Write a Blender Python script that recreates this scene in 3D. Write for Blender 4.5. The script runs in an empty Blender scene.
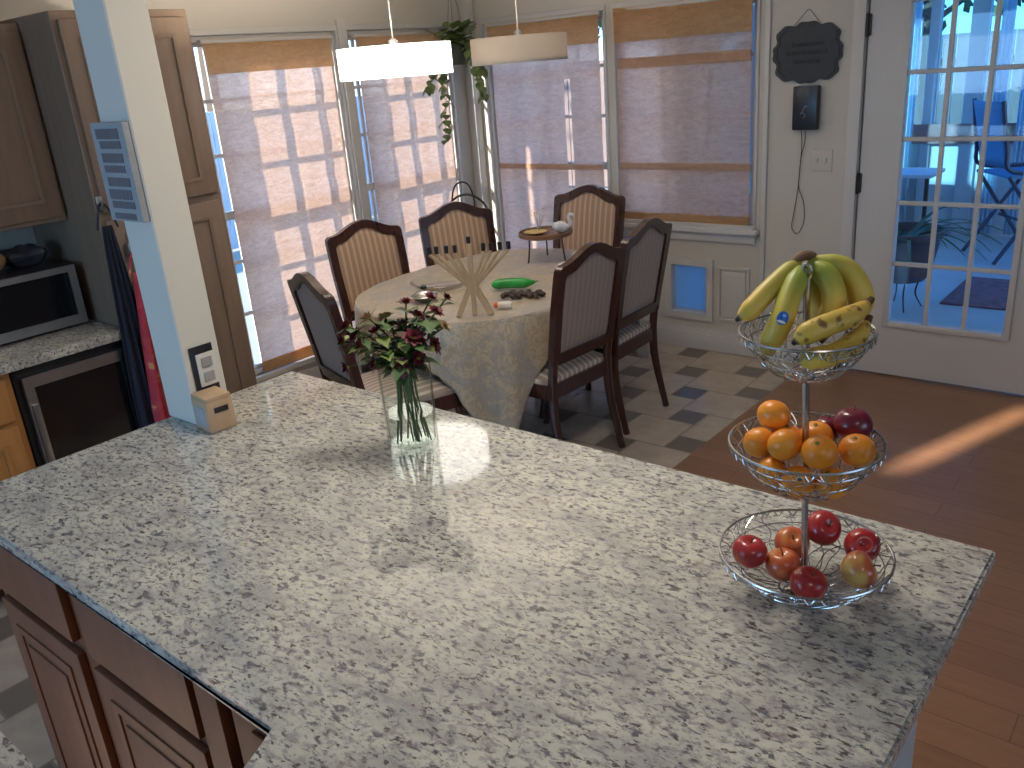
import bpy, bmesh, math, random
from mathutils import Vector, Matrix
random.seed(7)
sc = bpy.context.scene
COL = sc.collection
PI = math.pi

# ------------------------------------------------------------ camera, light, exposure
cam_d = bpy.data.cameras.new('camera')
cam = bpy.data.objects.new('camera', cam_d); COL.objects.link(cam)
F, YAW, PITCH, ROLL = 860.81, 0.712847, 0.358439, -0.081604
CAM = Vector((0.22258, -1.53554, 1.80023))
cy, sy, cp, sp = math.cos(YAW), math.sin(YAW), math.cos(PITCH), math.sin(PITCH)
fwd = Vector((-sy*cp, cy*cp, -sp)); right = Vector((cy, sy, 0)); up = right.cross(fwd)
cr, sr = math.cos(ROLL), math.sin(ROLL)
r2 = cr*right + sr*up; u2 = cr*up - sr*right
M = Matrix((r2, u2, -fwd)).transposed().to_4x4(); M.translation = CAM
cam.matrix_world = M
cam_d.sensor_width = 36; cam_d.lens = F/1024*36; cam_d.clip_start = 0.02; cam_d.clip_end = 200
sc.camera = cam

w = bpy.data.worlds.new('world'); sc.world = w; w.use_nodes = True
nt = w.node_tree; nt.nodes.clear()
tc = nt.nodes.new('ShaderNodeTexCoord'); sx = nt.nodes.new('ShaderNodeSeparateXYZ')
rp = nt.nodes.new('ShaderNodeValToRGB'); bg = nt.nodes.new('ShaderNodeBackground'); wo = nt.nodes.new('ShaderNodeOutputWorld')
nt.links.new(tc.outputs['Generated'], sx.inputs[0]); nt.links.new(sx.outputs[2], rp.inputs[0])
rp.color_ramp.elements[0].position = 0.0; rp.color_ramp.elements[0].color = (0.58, 0.80, 1.0, 1)
rp.color_ramp.elements[1].position = 0.5; rp.color_ramp.elements[1].color = (0.14, 0.40, 1.0, 1)
nt.links.new(rp.outputs[0], bg.inputs[0]); nt.links.new(bg.outputs[0], wo.inputs[0])
bg.inputs[1].default_value = 3.2

def light(name, kind, loc, rot, energy, color, **kw):
    d = bpy.data.lights.new(name, kind); d.energy = energy; d.color = color
    for k, v in kw.items(): setattr(d, k, v)
    o = bpy.data.objects.new(name, d); o.location = loc; o.rotation_euler = rot; COL.objects.link(o)
    return o
SUNDIR = Vector((0.358, 0.934, -math.tan(math.radians(27)))).normalized()   # travel direction
sun = light('sun', 'SUN', (-5, -8, 6), SUNDIR.to_track_quat('-Z', 'Y').to_euler(), 15.5, (1.0, 0.88, 0.74), angle=0.022)
# warm ceiling fixtures of the kitchen and the room behind the camera
light('kitchen_ceiling_lamp', 'AREA', (-0.95, 0.1, 2.41), (0, 0, 0), 15, (1.0, 0.90, 0.78), shape='DISK', size=0.5)
light('living_room_lamp', 'AREA', (1.2, -1.6, 2.41), (0, 0, 0), 6, (1.0, 0.88, 0.76), shape='DISK', size=0.6)
# daylight entering by the kitchen window and the window openings (placed in the openings)
light('kitchen_window_daylight', 'AREA', (-2.3, -4.15, 1.45), (math.radians(90), 0, 0), 36, (0.22, 0.56, 1.0), shape='RECTANGLE', size=1.8, size_y=0.9)
sc.view_settings.view_transform = 'Standard'; sc.view_settings.look = 'None'
sc.view_settings.exposure = 0.12; sc.view_settings.gamma = 1.0; sc.view_settings.use_curve_mapping = False
sc.cycles.use_denoising = True
sc.cycles.max_bounces = 10; sc.cycles.transparent_max_bounces = 16
sc.cycles.caustics_reflective = False; sc.cycles.caustics_refractive = False
sc.cycles.sample_clamp_indirect = 6

# ------------------------------------------------------------ materials
class NT:
    def __init__(s, name):
        s.m = bpy.data.materials.new(name); s.m.use_nodes = True; s.t = s.m.node_tree; s.t.nodes.clear()
        s.out = s.t.nodes.new('ShaderNodeOutputMaterial')
    def n(s, typ, **kw):
        nd = s.t.nodes.new(typ)
        for k, v in kw.items(): setattr(nd, k, v)
        return nd
    def l(s, a, b): s.t.links.new(a, b)
    def coords(s, kind='Object', scale=(1, 1, 1), rot=(0, 0, 0), loc=(0, 0, 0)):
        tc = s.n('ShaderNodeTexCoord'); mp = s.n('ShaderNodeMapping')
        mp.inputs['Scale'].default_value = scale; mp.inputs['Rotation'].default_value = rot; mp.inputs['Location'].default_value = loc
        s.l(tc.outputs[kind], mp.inputs[0]); return mp.outputs[0]
    def noise(s, vec, scale, detail=3, rough=.5, dist=0):
        n = s.n('ShaderNodeTexNoise'); n.inputs['Scale'].default_value = scale; n.inputs['Detail'].default_value = detail
        n.inputs['Roughness'].default_value = rough; n.inputs['Distortion'].default_value = dist
        s.l(vec, n.inputs['Vector']); return n.outputs['Fac']
    def ramp(s, fac, stops):
        r = s.n('ShaderNodeValToRGB'); e = r.color_ramp.elements
        while len(e) < len(stops): e.new(0.5)
        for i, (p, c) in enumerate(stops): e[i].position = p; e[i].color = (*c, 1) if len(c) == 3 else c
        s.l(fac, r.inputs[0]); return r.outputs[0]
    def mix(s, fac, a, b, mode='MIX'):
        m = s.n('ShaderNodeMix', data_type='RGBA', blend_type=mode)
        for sock, v in ((m.inputs[0], fac), (m.inputs[6], a), (m.inputs[7], b)):
            if hasattr(v, 'is_output'): s.l(v, sock)
            elif isinstance(v, (int, float)): sock.default_value = v
            else: sock.default_value = (*v, 1)
        return m.outputs[2]
    def math(s, op, a, b=None, c=None):
        m = s.n('ShaderNodeMath', operation=op)
        for i, v in enumerate((a, b, c)):
            if v is None: continue
            if hasattr(v, 'is_output'): s.l(v, m.inputs[i])
            else: m.inputs[i].default_value = v
        return m.outputs[0]
    def bsdf(s, color=(.5, .5, .5), rough=.5, metal=0, bump=None, bs=.2, bd=.01, **kw):
        b = s.n('ShaderNodeBsdfPrincipled')
        for key, v in (('Base Color', color), ('Roughness', rough), ('Metallic', metal)):
            if hasattr(v, 'is_output'): s.l(v, b.inputs[key])
            elif key == 'Base Color': b.inputs[key].default_value = (*v, 1)
            else: b.inputs[key].default_value = v
        for k, v in kw.items():
            k = k.replace('_', ' ')
            b.inputs[k].default_value = v
        if bump is not None:
            bp = s.n('ShaderNodeBump'); bp.inputs['Strength'].default_value = bs; bp.inputs['Distance'].default_value = bd
            s.l(bump, bp.inputs['Height']); s.l(bp.outputs[0], b.inputs['Normal'])
        s.l(b.outputs[0], s.out.inputs[0]); return b
MATS = {}
def simple(name, color, rough=.5, metal=0, vary=.08, nscale=6, **kw):
    if name in MATS: return MATS[name]
    t = NT(name); v = t.coords()
    f = t.noise(v, nscale, 3)
    c0 = tuple(max(0, c*(1-vary)) for c in color); c1 = tuple(min(1, c*(1+vary)) for c in color)
    t.bsdf(t.ramp(f, [(.3, c0), (.7, c1)]), rough, metal, **kw)
    MATS[name] = t.m; return t.m

def make_granite(name='granite'):
    t = NT(name); v = t.coords('Object', (0.62, 1.0, 1.0), (0, 0, math.radians(-8)))
    base = t.ramp(t.noise(v, 14, 4, .6), [(.38, (.43, .43, .40)), (.5, (.55, .55, .49)), (.62, (.63, .625, .54))])
    mid = t.ramp(t.noise(v, 75, 4, .7, .3), [(.49, (0, 0, 0)), (.60, (1, 1, 1))])
    c = t.mix(mid, base, (.36, .34, .335))
    c = t.mix(t.ramp(t.noise(t.coords('Object', (.5, 1, 1), (0, 0, -.14), (3, 1, 0)), 74, 4, .62, .4), [(.545, (0, 0, 0)), (.64, (1, 1, 1))]), c, (.165, .16, .18))
    c = t.mix(t.ramp(t.noise(t.coords('Object', (.55, 1, 1), (0, 0, -.14), (9, 4, 0)), 110, 3, .6, .3), [(.575, (0, 0, 0)), (.65, (1, 1, 1))]), c, (.11, .095, .10))
    c = t.mix(t.ramp(t.noise(t.coords('Object', (.7, 1, 1), (0, 0, 0), (5, 14, 0)), 30, 3, .6), [(.62, (0, 0, 0)), (.76, (.6, .6, .6))]), c, (.27, .21, .18))
    t.bsdf(c, .06, 0, Specular_IOR_Level=.5); return t.m
def wood(name, ca, cb, rough=.4, scale=(1, 1, .12), n=22, rot=(0, 0, 0), coat=0.0):
    t = NT(name); v = t.coords('Object', scale, rot)
    f = t.noise(v, n, 5, .6, .6)
    t.bsdf(t.ramp(f, [(.3, ca), (.7, cb)]), rough, 0, f, .05, .002, Coat_Weight=coat, Coat_Roughness=.15); return t.m
def paint(name, color, rough=.6):
    t = NT(name); f = t.noise(t.coords(), 90, 3)
    c = t.ramp(t.noise(t.coords(), 1.2, 2), [(.3, tuple(x*.96 for x in color)), (.7, color)])
    t.bsdf(c, rough, 0, f, .06, .002); return t.m
def make_tile():
    t = NT('floor_tile'); s = .152
    tc = t.n('ShaderNodeTexCoord'); sp_ = t.n('ShaderNodeSeparateXYZ'); t.l(tc.outputs['Object'], sp_.inputs[0])
    X = t.math('DIVIDE', t.math('ADD', sp_.outputs[0], 2.089+s/2+s*500), s)
    Y = t.math('DIVIDE', t.math('ADD', sp_.outputs[1], -2.768+s/2+s*500), s)
    i = t.math('FLOOR', X); j = t.math('FLOOR', Y); fx = t.math('FRACT', X); fy = t.math('FRACT', Y)
    k = t.math('MODULO', t.math('ADD', i, t.math('MULTIPLY', j, 3)), 5)   # 500+1500 = 2000 = 0 mod 5
    def eq(n): return t.math('COMPARE', k, float(n), .1)
    k0, k1, k2, k3, k4 = [eq(n) for n in range(5)]
    def add(*a):
        r = a[0]
        for b in a[1:]: r = t.math('ADD', r, b)
        return r
    g = .028
    gl = t.math('MULTIPLY', t.math('LESS_THAN', fx, g), add(k0, k1, k3))
    gr = t.math('MULTIPLY', t.math('GREATER_THAN', fx, 1-g), add(k0, k2, k4))
    gb = t.math('MULTIPLY', t.math('LESS_THAN', fy, g), add(k0, k3, k4))
    gt = t.math('MULTIPLY', t.math('GREATER_THAN', fy, 1-g), add(k0, k1, k2))
    grout = t.math('MINIMUM', add(gl, gr, gb, gt), 1)
    oi = t.math('SUBTRACT', i, add(k4, k2)); oj = t.math('SUBTRACT', j, add(k1, k2))
    cb = t.n('ShaderNodeCombineXYZ'); t.l(oi, cb.inputs[0]); t.l(oj, cb.inputs[1])
    wn = t.n('ShaderNodeTexWhiteNoise'); wn.noise_dimensions = '2D'; t.l(cb.outputs[0], wn.inputs['Vector'])
    cloud = t.noise(t.coords(), 9, 4, .6)
    big = t.mix(wn.outputs['Value'], (.40, .33, .26), (.54, .46, .37)); big = t.mix(.5, big, t.ramp(cloud, [(.3, (.36, .30, .24)), (.7, (.58, .50, .41))]))
    small = t.mix(wn.outputs['Value'], (.15, .125, .105), (.23, .195, .16))
    c = t.mix(k0, big, small); c = t.mix(grout, c, (.20, .17, .14))
    h = t.math('SUBTRACT', 1, grout)
    t.bsdf(c, t.math('ADD', .17, t.math('MULTIPLY', grout, .5)), 0, h, .3, .002); return t.m
def make_planks():
    t = NT('floor_planks'); v = t.coords()
    br = t.n('ShaderNodeTexBrick'); br.offset = .37
    for key, val in (('Scale', 1.0), ('Mortar Size', .0018), ('Brick Width', 1.3), ('Row Height', .125), ('Bias', 0.0)): br.inputs[key].default_value = val
    br.inputs['Color1'].default_value = (.235, .118, .062, 1); br.inputs['Color2'].default_value = (.30, .155, .085, 1); br.inputs['Mortar'].default_value = (.10, .045, .02, 1)
    t.l(v, br.inputs['Vector'])
    g = t.noise(t.coords('Object', (.12, 1, 1)), 40, 5, .6)
    c = t.mix(.35, br.outputs[0], t.ramp(g, [(.3, (.21, .105, .055)), (.7, (.34, .18, .10))]))
    t.bsdf(c, .30, 0); return t.m
def make_shade(name, ca, cb, trans):
    t = NT(name); v = t.coords('Object')
    fine = t.noise(t.coords('Object', (9, 9, 60)), 9, 2)
    crumple = t.noise(t.coords('Object', (4, 4, 14), (0, .15, 0)), 4, 4, .65, .8)
    fac = t.math('ADD', t.math('MULTIPLY', fine, .45), t.math('MULTIPLY', crumple, .55))
    c = t.ramp(fac, [(.35, ca), (.65, cb)])
    d = t.n('ShaderNodeBsdfDiffuse'); tl = t.n('ShaderNodeBsdfTranslucent'); tr = t.n('ShaderNodeBsdfTransparent')
    t.l(c, d.inputs[0]); t.l(c, tl.inputs[0]); t.l(t.mix(.5, c, (1, 1, 1)), tr.inputs[0])
    bp_ = t.n('ShaderNodeBump'); bp_.inputs['Strength'].default_value = .35; bp_.inputs['Distance'].default_value = .01
    t.l(crumple, bp_.inputs['Height']); t.l(bp_.outputs[0], d.inputs['Normal']); t.l(bp_.outputs[0], tl.inputs['Normal'])
    m1 = t.n('ShaderNodeMixShader'); m1.inputs[0].default_value = .55; t.l(d.outputs[0], m1.inputs[1]); t.l(tl.outputs[0], m1.inputs[2])
    m2 = t.n('ShaderNodeMixShader')
    hole = t.ramp(fac, [(.3, (trans*.5,)*3), (.7, (trans*1.5,)*3)]); t.l(hole, m2.inputs[0])
    t.l(m1.outputs[0], m2.inputs[1]); t.l(tr.outputs[0], m2.inputs[2]); t.l(m2.outputs[0], t.out.inputs[0]); return t.m
def make_glass(name, tint, refl=.08, edge=.0):
    t = NT(name); tr = t.n('ShaderNodeBsdfTransparent'); gl = t.n('ShaderNodeBsdfGlossy'); mx = t.n('ShaderNodeMixShader')
    gl.inputs['Roughness'].default_value = .02; lw = t.n('ShaderNodeLayerWeight'); lw.inputs[0].default_value = .35
    if edge:
        t.l(t.ramp(lw.outputs['Facing'], [(.45, tint), (.97, tuple(x*edge for x in tint))]), tr.inputs[0])
    else: tr.inputs[0].default_value = (*tint, 1)
    fr = t.n('ShaderNodeFresnel'); fr.inputs[0].default_value = 1.45
    ge = t.n('ShaderNodeNewGeometry'); fx_ = t.math('MULTIPLY', t.math('MULTIPLY', fr.outputs[0], 1.0+refl*5), t.math('SUBTRACT', 1.0, ge.outputs['Backfacing'])); t.l(t.math('MINIMUM', fx_, 1.0), mx.inputs[0]); t.l(tr.outputs[0], mx.inputs[1]); t.l(gl.outputs[0], mx.inputs[2])
    t.l(mx.outputs[0], t.out.inputs[0]); return t.m
def stripes(name, ca, cb, period, axis=0, rough=.45):
    t = NT(name); tc = t.n('ShaderNodeTexCoord'); s_ = t.n('ShaderNodeSeparateXYZ'); t.l(tc.outputs['Object'], s_.inputs[0])
    f = t.math('FRACT', t.math('DIVIDE', t.math('ADD', s_.outputs[axis], 5), period))
    tri = t.math('ABSOLUTE', t.math('SUBTRACT', f, .5))
    c = t.ramp(tri, [(.14, ca), (.24, cb)])
    c = t.mix(t.math('MULTIPLY', t.noise(t.coords('Object', (40, 40, 3)), 10, 2), .35), c, tuple(x*.7 for x in cb))
    t.bsdf(c, rough, 0, Sheen_Weight=.3); return t.m
def emis(name, color, strength):
    t = NT(name); e = t.n('ShaderNodeEmission'); e.inputs[0].default_value = (*color, 1); e.inputs[1].default_value = strength
    t.l(e.outputs[0], t.out.inputs[0]); return t.m

M_granite = make_granite(); M_tile = make_tile(); M_plank = make_planks()
M_wall = paint('wall_paint', (.56, .54, .495)); M_ceil = paint('ceiling_paint', (.78, .76, .71)); M_white = paint('white_trim_paint', (.58, .575, .57), .4)
M_post = paint('post_paint', (.74, .71, .64), .5)
M_cab = wood('cabinet_wood', (.15, .055, .026), (.20, .08, .038), .5)
M_cab_tan = wood('pantry_wood', (.19, .128, .088), (.24, .165, .118), .45)
M_cab_or = wood('orange_wood', (.42, .19, .06), (.52, .26, .09), .4)
M_dark = wood('dark_cherry_wood', (.030, .010, .008), (.060, .020, .014), .25, coat=.4)
M_strip = stripes('striped_upholstery', (.60, .42, .28), (.37, .24, .16), .034)
M_backf = stripes('back_fabric', (.36, .285, .24), (.29, .225, .19), .034, 0, .6)
M_seatf = stripes('striped_seat_fabric', (.66, .56, .45), (.33, .25, .20), .034)
M_shadeA = make_shade('woven_shade_rose', (.66, .40, .28), (.92, .66, .51), .06)
M_shadeB = make_shade('woven_shade_lilac', (.68, .44, .33), (.93, .70, .58), .04)
M_roll = make_shade('woven_shade_roll', (.62, .40, .22), (.78, .55, .33), .02)
M_band = make_shade('woven_shade_band', (.66, .46, .33), (.84, .62, .47), .03)
M_pane = make_glass('window_glass', (.95, .98, 1.0), .1)
M_vglass = make_glass('vase_glass', (.96, .975, .965), .05, .6)
M_chrome = simple('chrome_wire', (.50, .50, .50), .25, 1.0, vary=.03)
M_steel = simple('brushed_steel', (.42, .42, .42), .35, 1.0)
M_black = simple('black_plastic', (.018, .018, .022), .35)
M_blackglass = simple('black_glass', (.008, .009, .012), .08)
M_iron = simple('black_iron', (.03, .032, .036), .4, .3)

# ------------------------------------------------------------ mesh helpers
def NB(): return bmesh.new()
def box(bm, x0, x1, y0, y1, z0, z1, bev=0.0, seg=2, mi=0, mat=None):
    r = bmesh.ops.create_cube(bm, size=1); vs = r['verts']
    for v in vs: v.co = Vector(((x0+x1)/2+v.co.x*(x1-x0), (y0+y1)/2+v.co.y*(y1-y0), (z0+z1)/2+v.co.z*(z1-z0)))
    fs = list({f for v in vs for f in v.link_faces})
    for f in fs: f.material_index = mi
    if mat is not None: bmesh.ops.transform(bm, matrix=mat, verts=vs)
    if bev > 0:
        bev = min(bev, .45*min(abs(x1-x0), abs(y1-y0), abs(z1-z0)))
        es = list({e for f in fs for e in f.edges})
        bmesh.ops.bevel(bm, geom=es, offset=bev, segments=seg, affect='EDGES', profile=.6)
    return bm
def frames(pts, closed=False):
    pts = [Vector(p) for p in pts]; n = len(pts); T = []
    for i in range(n):
        a = pts[(i-1) % n] if (closed or i > 0) else pts[0]; b = pts[(i+1) % n] if (closed or i < n-1) else pts[-1]
        T.append((b-a).normalized())
    u = T[0].orthogonal().normalized(); out = []
    for i in range(n):
        u = (u-T[i]*u.dot(T[i])); u = u.normalized() if u.length > 1e-6 else T[i].orthogonal().normalized()
        out.append((pts[i], T[i], u, T[i].cross(u)))
    return out
def tube(bm, pts, r, n=8, closed=False, caps=True, mi=0, sq=1.0):
    fr = frames(pts, closed); rr = r if hasattr(r, '__len__') else [r]*len(fr); rings = []
    for (p, t, u, v), q in zip(fr, rr):
        rings.append([bm.verts.new(p+u*math.cos(2*PI*k/n)*q+v*math.sin(2*PI*k/n)*q*sq) for k in range(n)])
    m = len(rings)
    for i in range(m if closed else m-1):
        a, b = rings[i], rings[(i+1) % m]
        for k in range(n): bm.faces.new((a[k], a[(k+1) % n], b[(k+1) % n], b[k])).material_index = mi
    if caps and not closed:
        bm.faces.new(rings[0][::-1]).material_index = mi; bm.faces.new(rings[-1]).material_index = mi
    return bm
def smooth(pts, k=6):
    P = [Vector(p) for p in pts]; out = []
    for i in range(len(P)-1):
        a = P[max(i-1, 0)]; b = P[i]; c = P[i+1]; d = P[min(i+2, len(P)-1)]
        for j in range(k):
            t = j/k; out.append(.5*((2*b)+(c-a)*t+(2*a-5*b+4*c-d)*t*t+(3*b-a-3*c+d)*t**3))
    out.append(P[-1]); return out
def lathe(bm, prof, n=32, c=(0, 0, 0), mi=0, mat=None):
    rings = []; vs = []
    for (r, z) in prof:
        if r < 1e-5: ring = [bm.verts.new((c[0], c[1], c[2]+z))]
        else: ring = [bm.verts.new((c[0]+r*math.cos(2*PI*k/n), c[1]+r*math.sin(2*PI*k/n), c[2]+z)) for k in range(n)]
        rings.append(ring); vs += ring
    for a, b in zip(rings, rings[1:]):
        for k in range(n):
            k2 = (k+1) % n
            if len(a) == 1 and len(b) == 1: continue
            if len(a) == 1: f = bm.faces.new((a[0], b[k2], b[k]))
            elif len(b) == 1: f = bm.faces.new((a[k], a[k2], b[0]))
            else: f = bm.faces.new((a[k], a[k2], b[k2], b[k]))
            f.material_index = mi
    if mat is not None: bmesh.ops.transform(bm, matrix=mat, verts=vs)
    return bm
def prism(bm, poly, d0, d1, fn, hole=None, mi=0):
    """poly: 2D outline; fn(a,b,d) -> 3D point. With hole (same count) builds a frame."""
    n = len(poly)
    A = [bm.verts.new(fn(a, b, d0)) for a, b in poly]; B = [bm.verts.new(fn(a, b, d1)) for a, b in poly]
    def q(*v): bm.faces.new(v).material_index = mi
    for k in range(n): q(A[k], A[(k+1) % n], B[(k+1) % n], B[k])
    if hole is None: q(*A[::-1]); q(*B)
    else:
        C_ = [bm.verts.new(fn(a, b, d0)) for a, b in hole]; D = [bm.verts.new(fn(a, b, d1)) for a, b in hole]
        for k in range(n):
            k2 = (k+1) % n
            q(C_[k2], C_[k], D[k], D[k2]); q(A[k2], A[k], C_[k], C_[k2]); q(B[k], B[k2], D[k2], D[k])
    return bm
def sphere(bm, c, r, sx=1, sy=1, sz=1, u=20, v=12, mi=0, rot=None):
    res = bmesh.ops.create_uvsphere(bm, u_segments=u, v_segments=v, radius=r)
    m = Matrix.Translation(c) @ (rot or Matrix.Identity(4)) @ Matrix.Diagonal((sx, sy, sz, 1))
    bmesh.ops.transform(bm, matrix=m, verts=res['verts'])
    for f in {f for w_ in res['verts'] for f in w_.link_faces}: f.material_index = mi
    return res['verts']
def obj(name, bm, mats, parent=None, sharp=35, **props):
    bmesh.ops.recalc_face_normals(bm, faces=bm.faces)
    me = bpy.data.meshes.new(name); bm.to_mesh(me); bm.free()
    for m in (mats if isinstance(mats, (list, tuple)) else [mats]): me.materials.append(m)
    me.polygons.foreach_set('use_smooth', [True]*len(me.polygons))
    me.set_sharp_from_angle(angle=math.radians(sharp))
    o = bpy.data.objects.new(name, me); COL.objects.link(o)
    if parent: o.parent = parent
    for k, v in props.items(): o[k] = v
    return o
def thing(name, label, cat, loc=(0, 0, 0), rz=0, group=None):
    o = bpy.data.objects.new(name, None); o.empty_display_size = .05; COL.objects.link(o)
    o.location = loc; o.rotation_euler = (0, 0, rz); o['label'] = label; o['category'] = cat
    if group: o['group'] = group
    return o
def tag(o, label, cat, group=None):
    o['label'] = label; o['category'] = cat
    if group: o['group'] = group
    return o
def struct(name, bm, m, parent=None):
    o = obj(name, bm, m, parent)
    if parent is None: o['kind'] = 'structure'
    return o
def dup(root, loc, rz, label, parent=None):
    c = root.copy(); COL.objects.link(c); c.parent = parent
    if parent is None:
        c.location = loc; c.rotation_euler = (0, 0, rz); c['label'] = label
    for ch in root.children: dup(ch, None, None, None, c)
    return c

# ------------------------------------------------------------ room shell
XL, YB, ZC, XR, YF = -4.0, 3.186, 2.44, 3.2, -4.2
XT = -1.56
b = box(NB(), XL-.12, XT, YF, YB+.12, -.1, 0); struct('floor', b, M_tile)
b = box(NB(), XT, XR, YF, YB+.12, -.1, 0.0); struct('floor', b, M_plank)
# ceiling with an added unseen slot, shaped to throw the sun streak on the floor
def wall_with_holes(axis, c0, c1, a0, a1, z0, z1, holes):
    """a wall slab between c0..c1 along `axis`, spanning a0..a1, with rectangular holes (a,b,z,z)"""
    bm = NB(); xs = sorted({a0, a1, *[h[0] for h in holes], *[h[1] for h in holes]}); zs = sorted({z0, z1, *[h[2] for h in holes], *[h[3] for h in holes]})
    for i in range(len(xs)-1):
        j = 0
        while j < len(zs)-1:
            def solid(j): 
                mx, mz = (xs[i]+xs[i+1])/2, (zs[j]+zs[j+1])/2
                return not any(h[0] < mx < h[1] and h[2] < mz < h[3] for h in holes)
            if not solid(j): j += 1; continue
            k = j
            while k+1 < len(zs)-1 and solid(k+1): k += 1
            if axis == 'x': box(bm, c0, c1, xs[i], xs[i+1], zs[j], zs[k+1])
            else: box(bm, xs[i], xs[i+1], c0, c1, zs[j], zs[k+1])
            j = k+1
    return bm
WL = [(1.06, 2.035, .20, 2.04), (2.10, 3.00, .20, 2.04)]
WB = [(-3.87, -2.88, .20, 2.04), (-2.83, -1.895, .80, 2.04)]
DOOR = (-1.335, .52, 0.0, 2.06)
PET = (-2.443, -2.205, .23, .53)
struct('wall_left', wall_with_holes('x', XL-.075, XL, YF, YB+.12, 0, ZC, WL), M_wall)
struct('wall_back', wall_with_holes('y', YB, YB+.12, XL, XR, 0, ZC, WB+[DOOR, PET]), M_wall)
struct('wall_right', wall_with_holes('x', XR, XR+.12, YF, YB+.12, 0, ZC, [(-1.5, .5, .9, 2.1)]), M_wall)
struct('wall_front', wall_with_holes('y', YF-.12, YF, XL, XR, 0, ZC, [(-3.2, -1.4, 1.0, 1.65)]), M_wall)
struct('wall_kitchen', box(NB(), XL, -3.75, YF, .55, 0, ZC), M_wall)
# ceiling slab leaves the added sun-streak slot open
bm = NB()
s0, s1, wS = Vector((-2.10, -1.42)), Vector((-2.50, -2.57)), .045  # slot follows the sun direction, added only for the floor streak
dv = Vector((.358, .934)).normalized(); nv = Vector((dv.y, -dv.x))
P = [s0+nv*wS, s1+nv*wS, s1-nv*wS, s0-nv*wS]
O = [Vector((XR+.12, YB+.12)), Vector((XR+.12, YF-.12)), Vector((XL-.12, YF-.12)), Vector((XL-.12, YB+.12))]
prism(bm, [tuple(o) for o in O], ZC, ZC+.1, lambda a, b_, d: (a, b_, d), hole=[tuple(p_) for p_ in P])
struct('ceiling', bm, M_ceil)

# windows: double-hung sashes with muntins behind woven shades
def make_window(idx, axis, plane, a0, a1, z0, z1, vbars, hbars, rail, mrail=.045):
    """plane = inner wall face; outward direction is away from the room"""
    sgn = -1 if axis == 'x' else 1
    def bx(bm, p0, p1, q0, q1, zz0, zz1, bev=.003):   # p = along the wall, q = depth outward from plane
        d0, d1 = sorted((plane+sgn*q0, plane+sgn*q1))
        if axis == 'x': box(bm, d0, d1, p0, p1, zz0, zz1, bev, 1)
        else: box(bm, p0, p1, d0, d1, zz0, zz1, bev, 1)
    root = bpy.data.objects.new('window_%d' % idx, None); COL.objects.link(root); root['kind'] = 'structure'
    f = NB(); t_ = .03
    bx(f, a0, a0+t_, .01, .074, z0, z1); bx(f, a1-t_, a1, .01, .074, z0, z1); bx(f, a0+t_, a1-t_, .01, .074, z1-t_, z1); bx(f, a0+t_, a1-t_, .01, .074, z0, z0+t_)
    struct('window_frame', f, M_white, root)
    m = NB(); s = .022
    bx(m, a0+t_, a0+t_+s, .032, .06, z0+t_, z1-t_); bx(m, a1-t_-s, a1-t_, .032, .06, z0+t_, z1-t_)
    bx(m, a0+t_+s, a1-t_-s, .032, .06, z1-t_-s, z1-t_); bx(m, a0+t_+s, a1-t_-s, .032, .06, z0+t_, z0+t_+s)
    bx(m, a0+t_+s, a1-t_-s, .03, .064, rail-mrail/2, rail+mrail/2)
    struct('sash', m, M_white, root)
    m = NB()
    for v in vbars: bx(m, v-.010, v+.010, .036, .055, z0+.05, z1-.05)
    for h in hbars: bx(m, a0+.05, a1-.05, .037, .054, h-.010, h+.010)
    struct('muntin_grid', m, M_white, root)
    m = NB(); bx(m, a0+.04, a1-.04, .044, .048, z0+.04, z1-.04, 0); struct('pane', m, M_pane, root)
    # casing around the opening
    m = NB(); c = .055
    bx(m, a0-.0, a0+.012, -.012, .03, z0, z1); bx(m, a1-.012, a1, -.012, .03, z0, z1); bx(m, a0, a1, -.012, .03, z1, z1+.03)
    bx(m, a0-.0, a1+.0, -.035, .03, z0-.03, z0)
    struct('window_casing', m, M_white, root)
    return root
make_window(1, 'x', XL, *WL[0], [1.18, 1.42, 1.68, 1.90], [1.72, 1.44, .86, .56], 1.12)
make_window(2, 'x', XL, *WL[1], [2.19, 2.40, 2.64, 2.86], [1.72, 1.44, .86, .56], 1.12)
make_window(3, 'y', YB, *WB[0], [-3.63, -3.38, -3.13], [1.73, 1.43, .83, .54], 1.12)
make_window(4, 'y', YB, *WB[1], [-2.51, -2.215], [1.73, 1.42, .945], 1.12)
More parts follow.
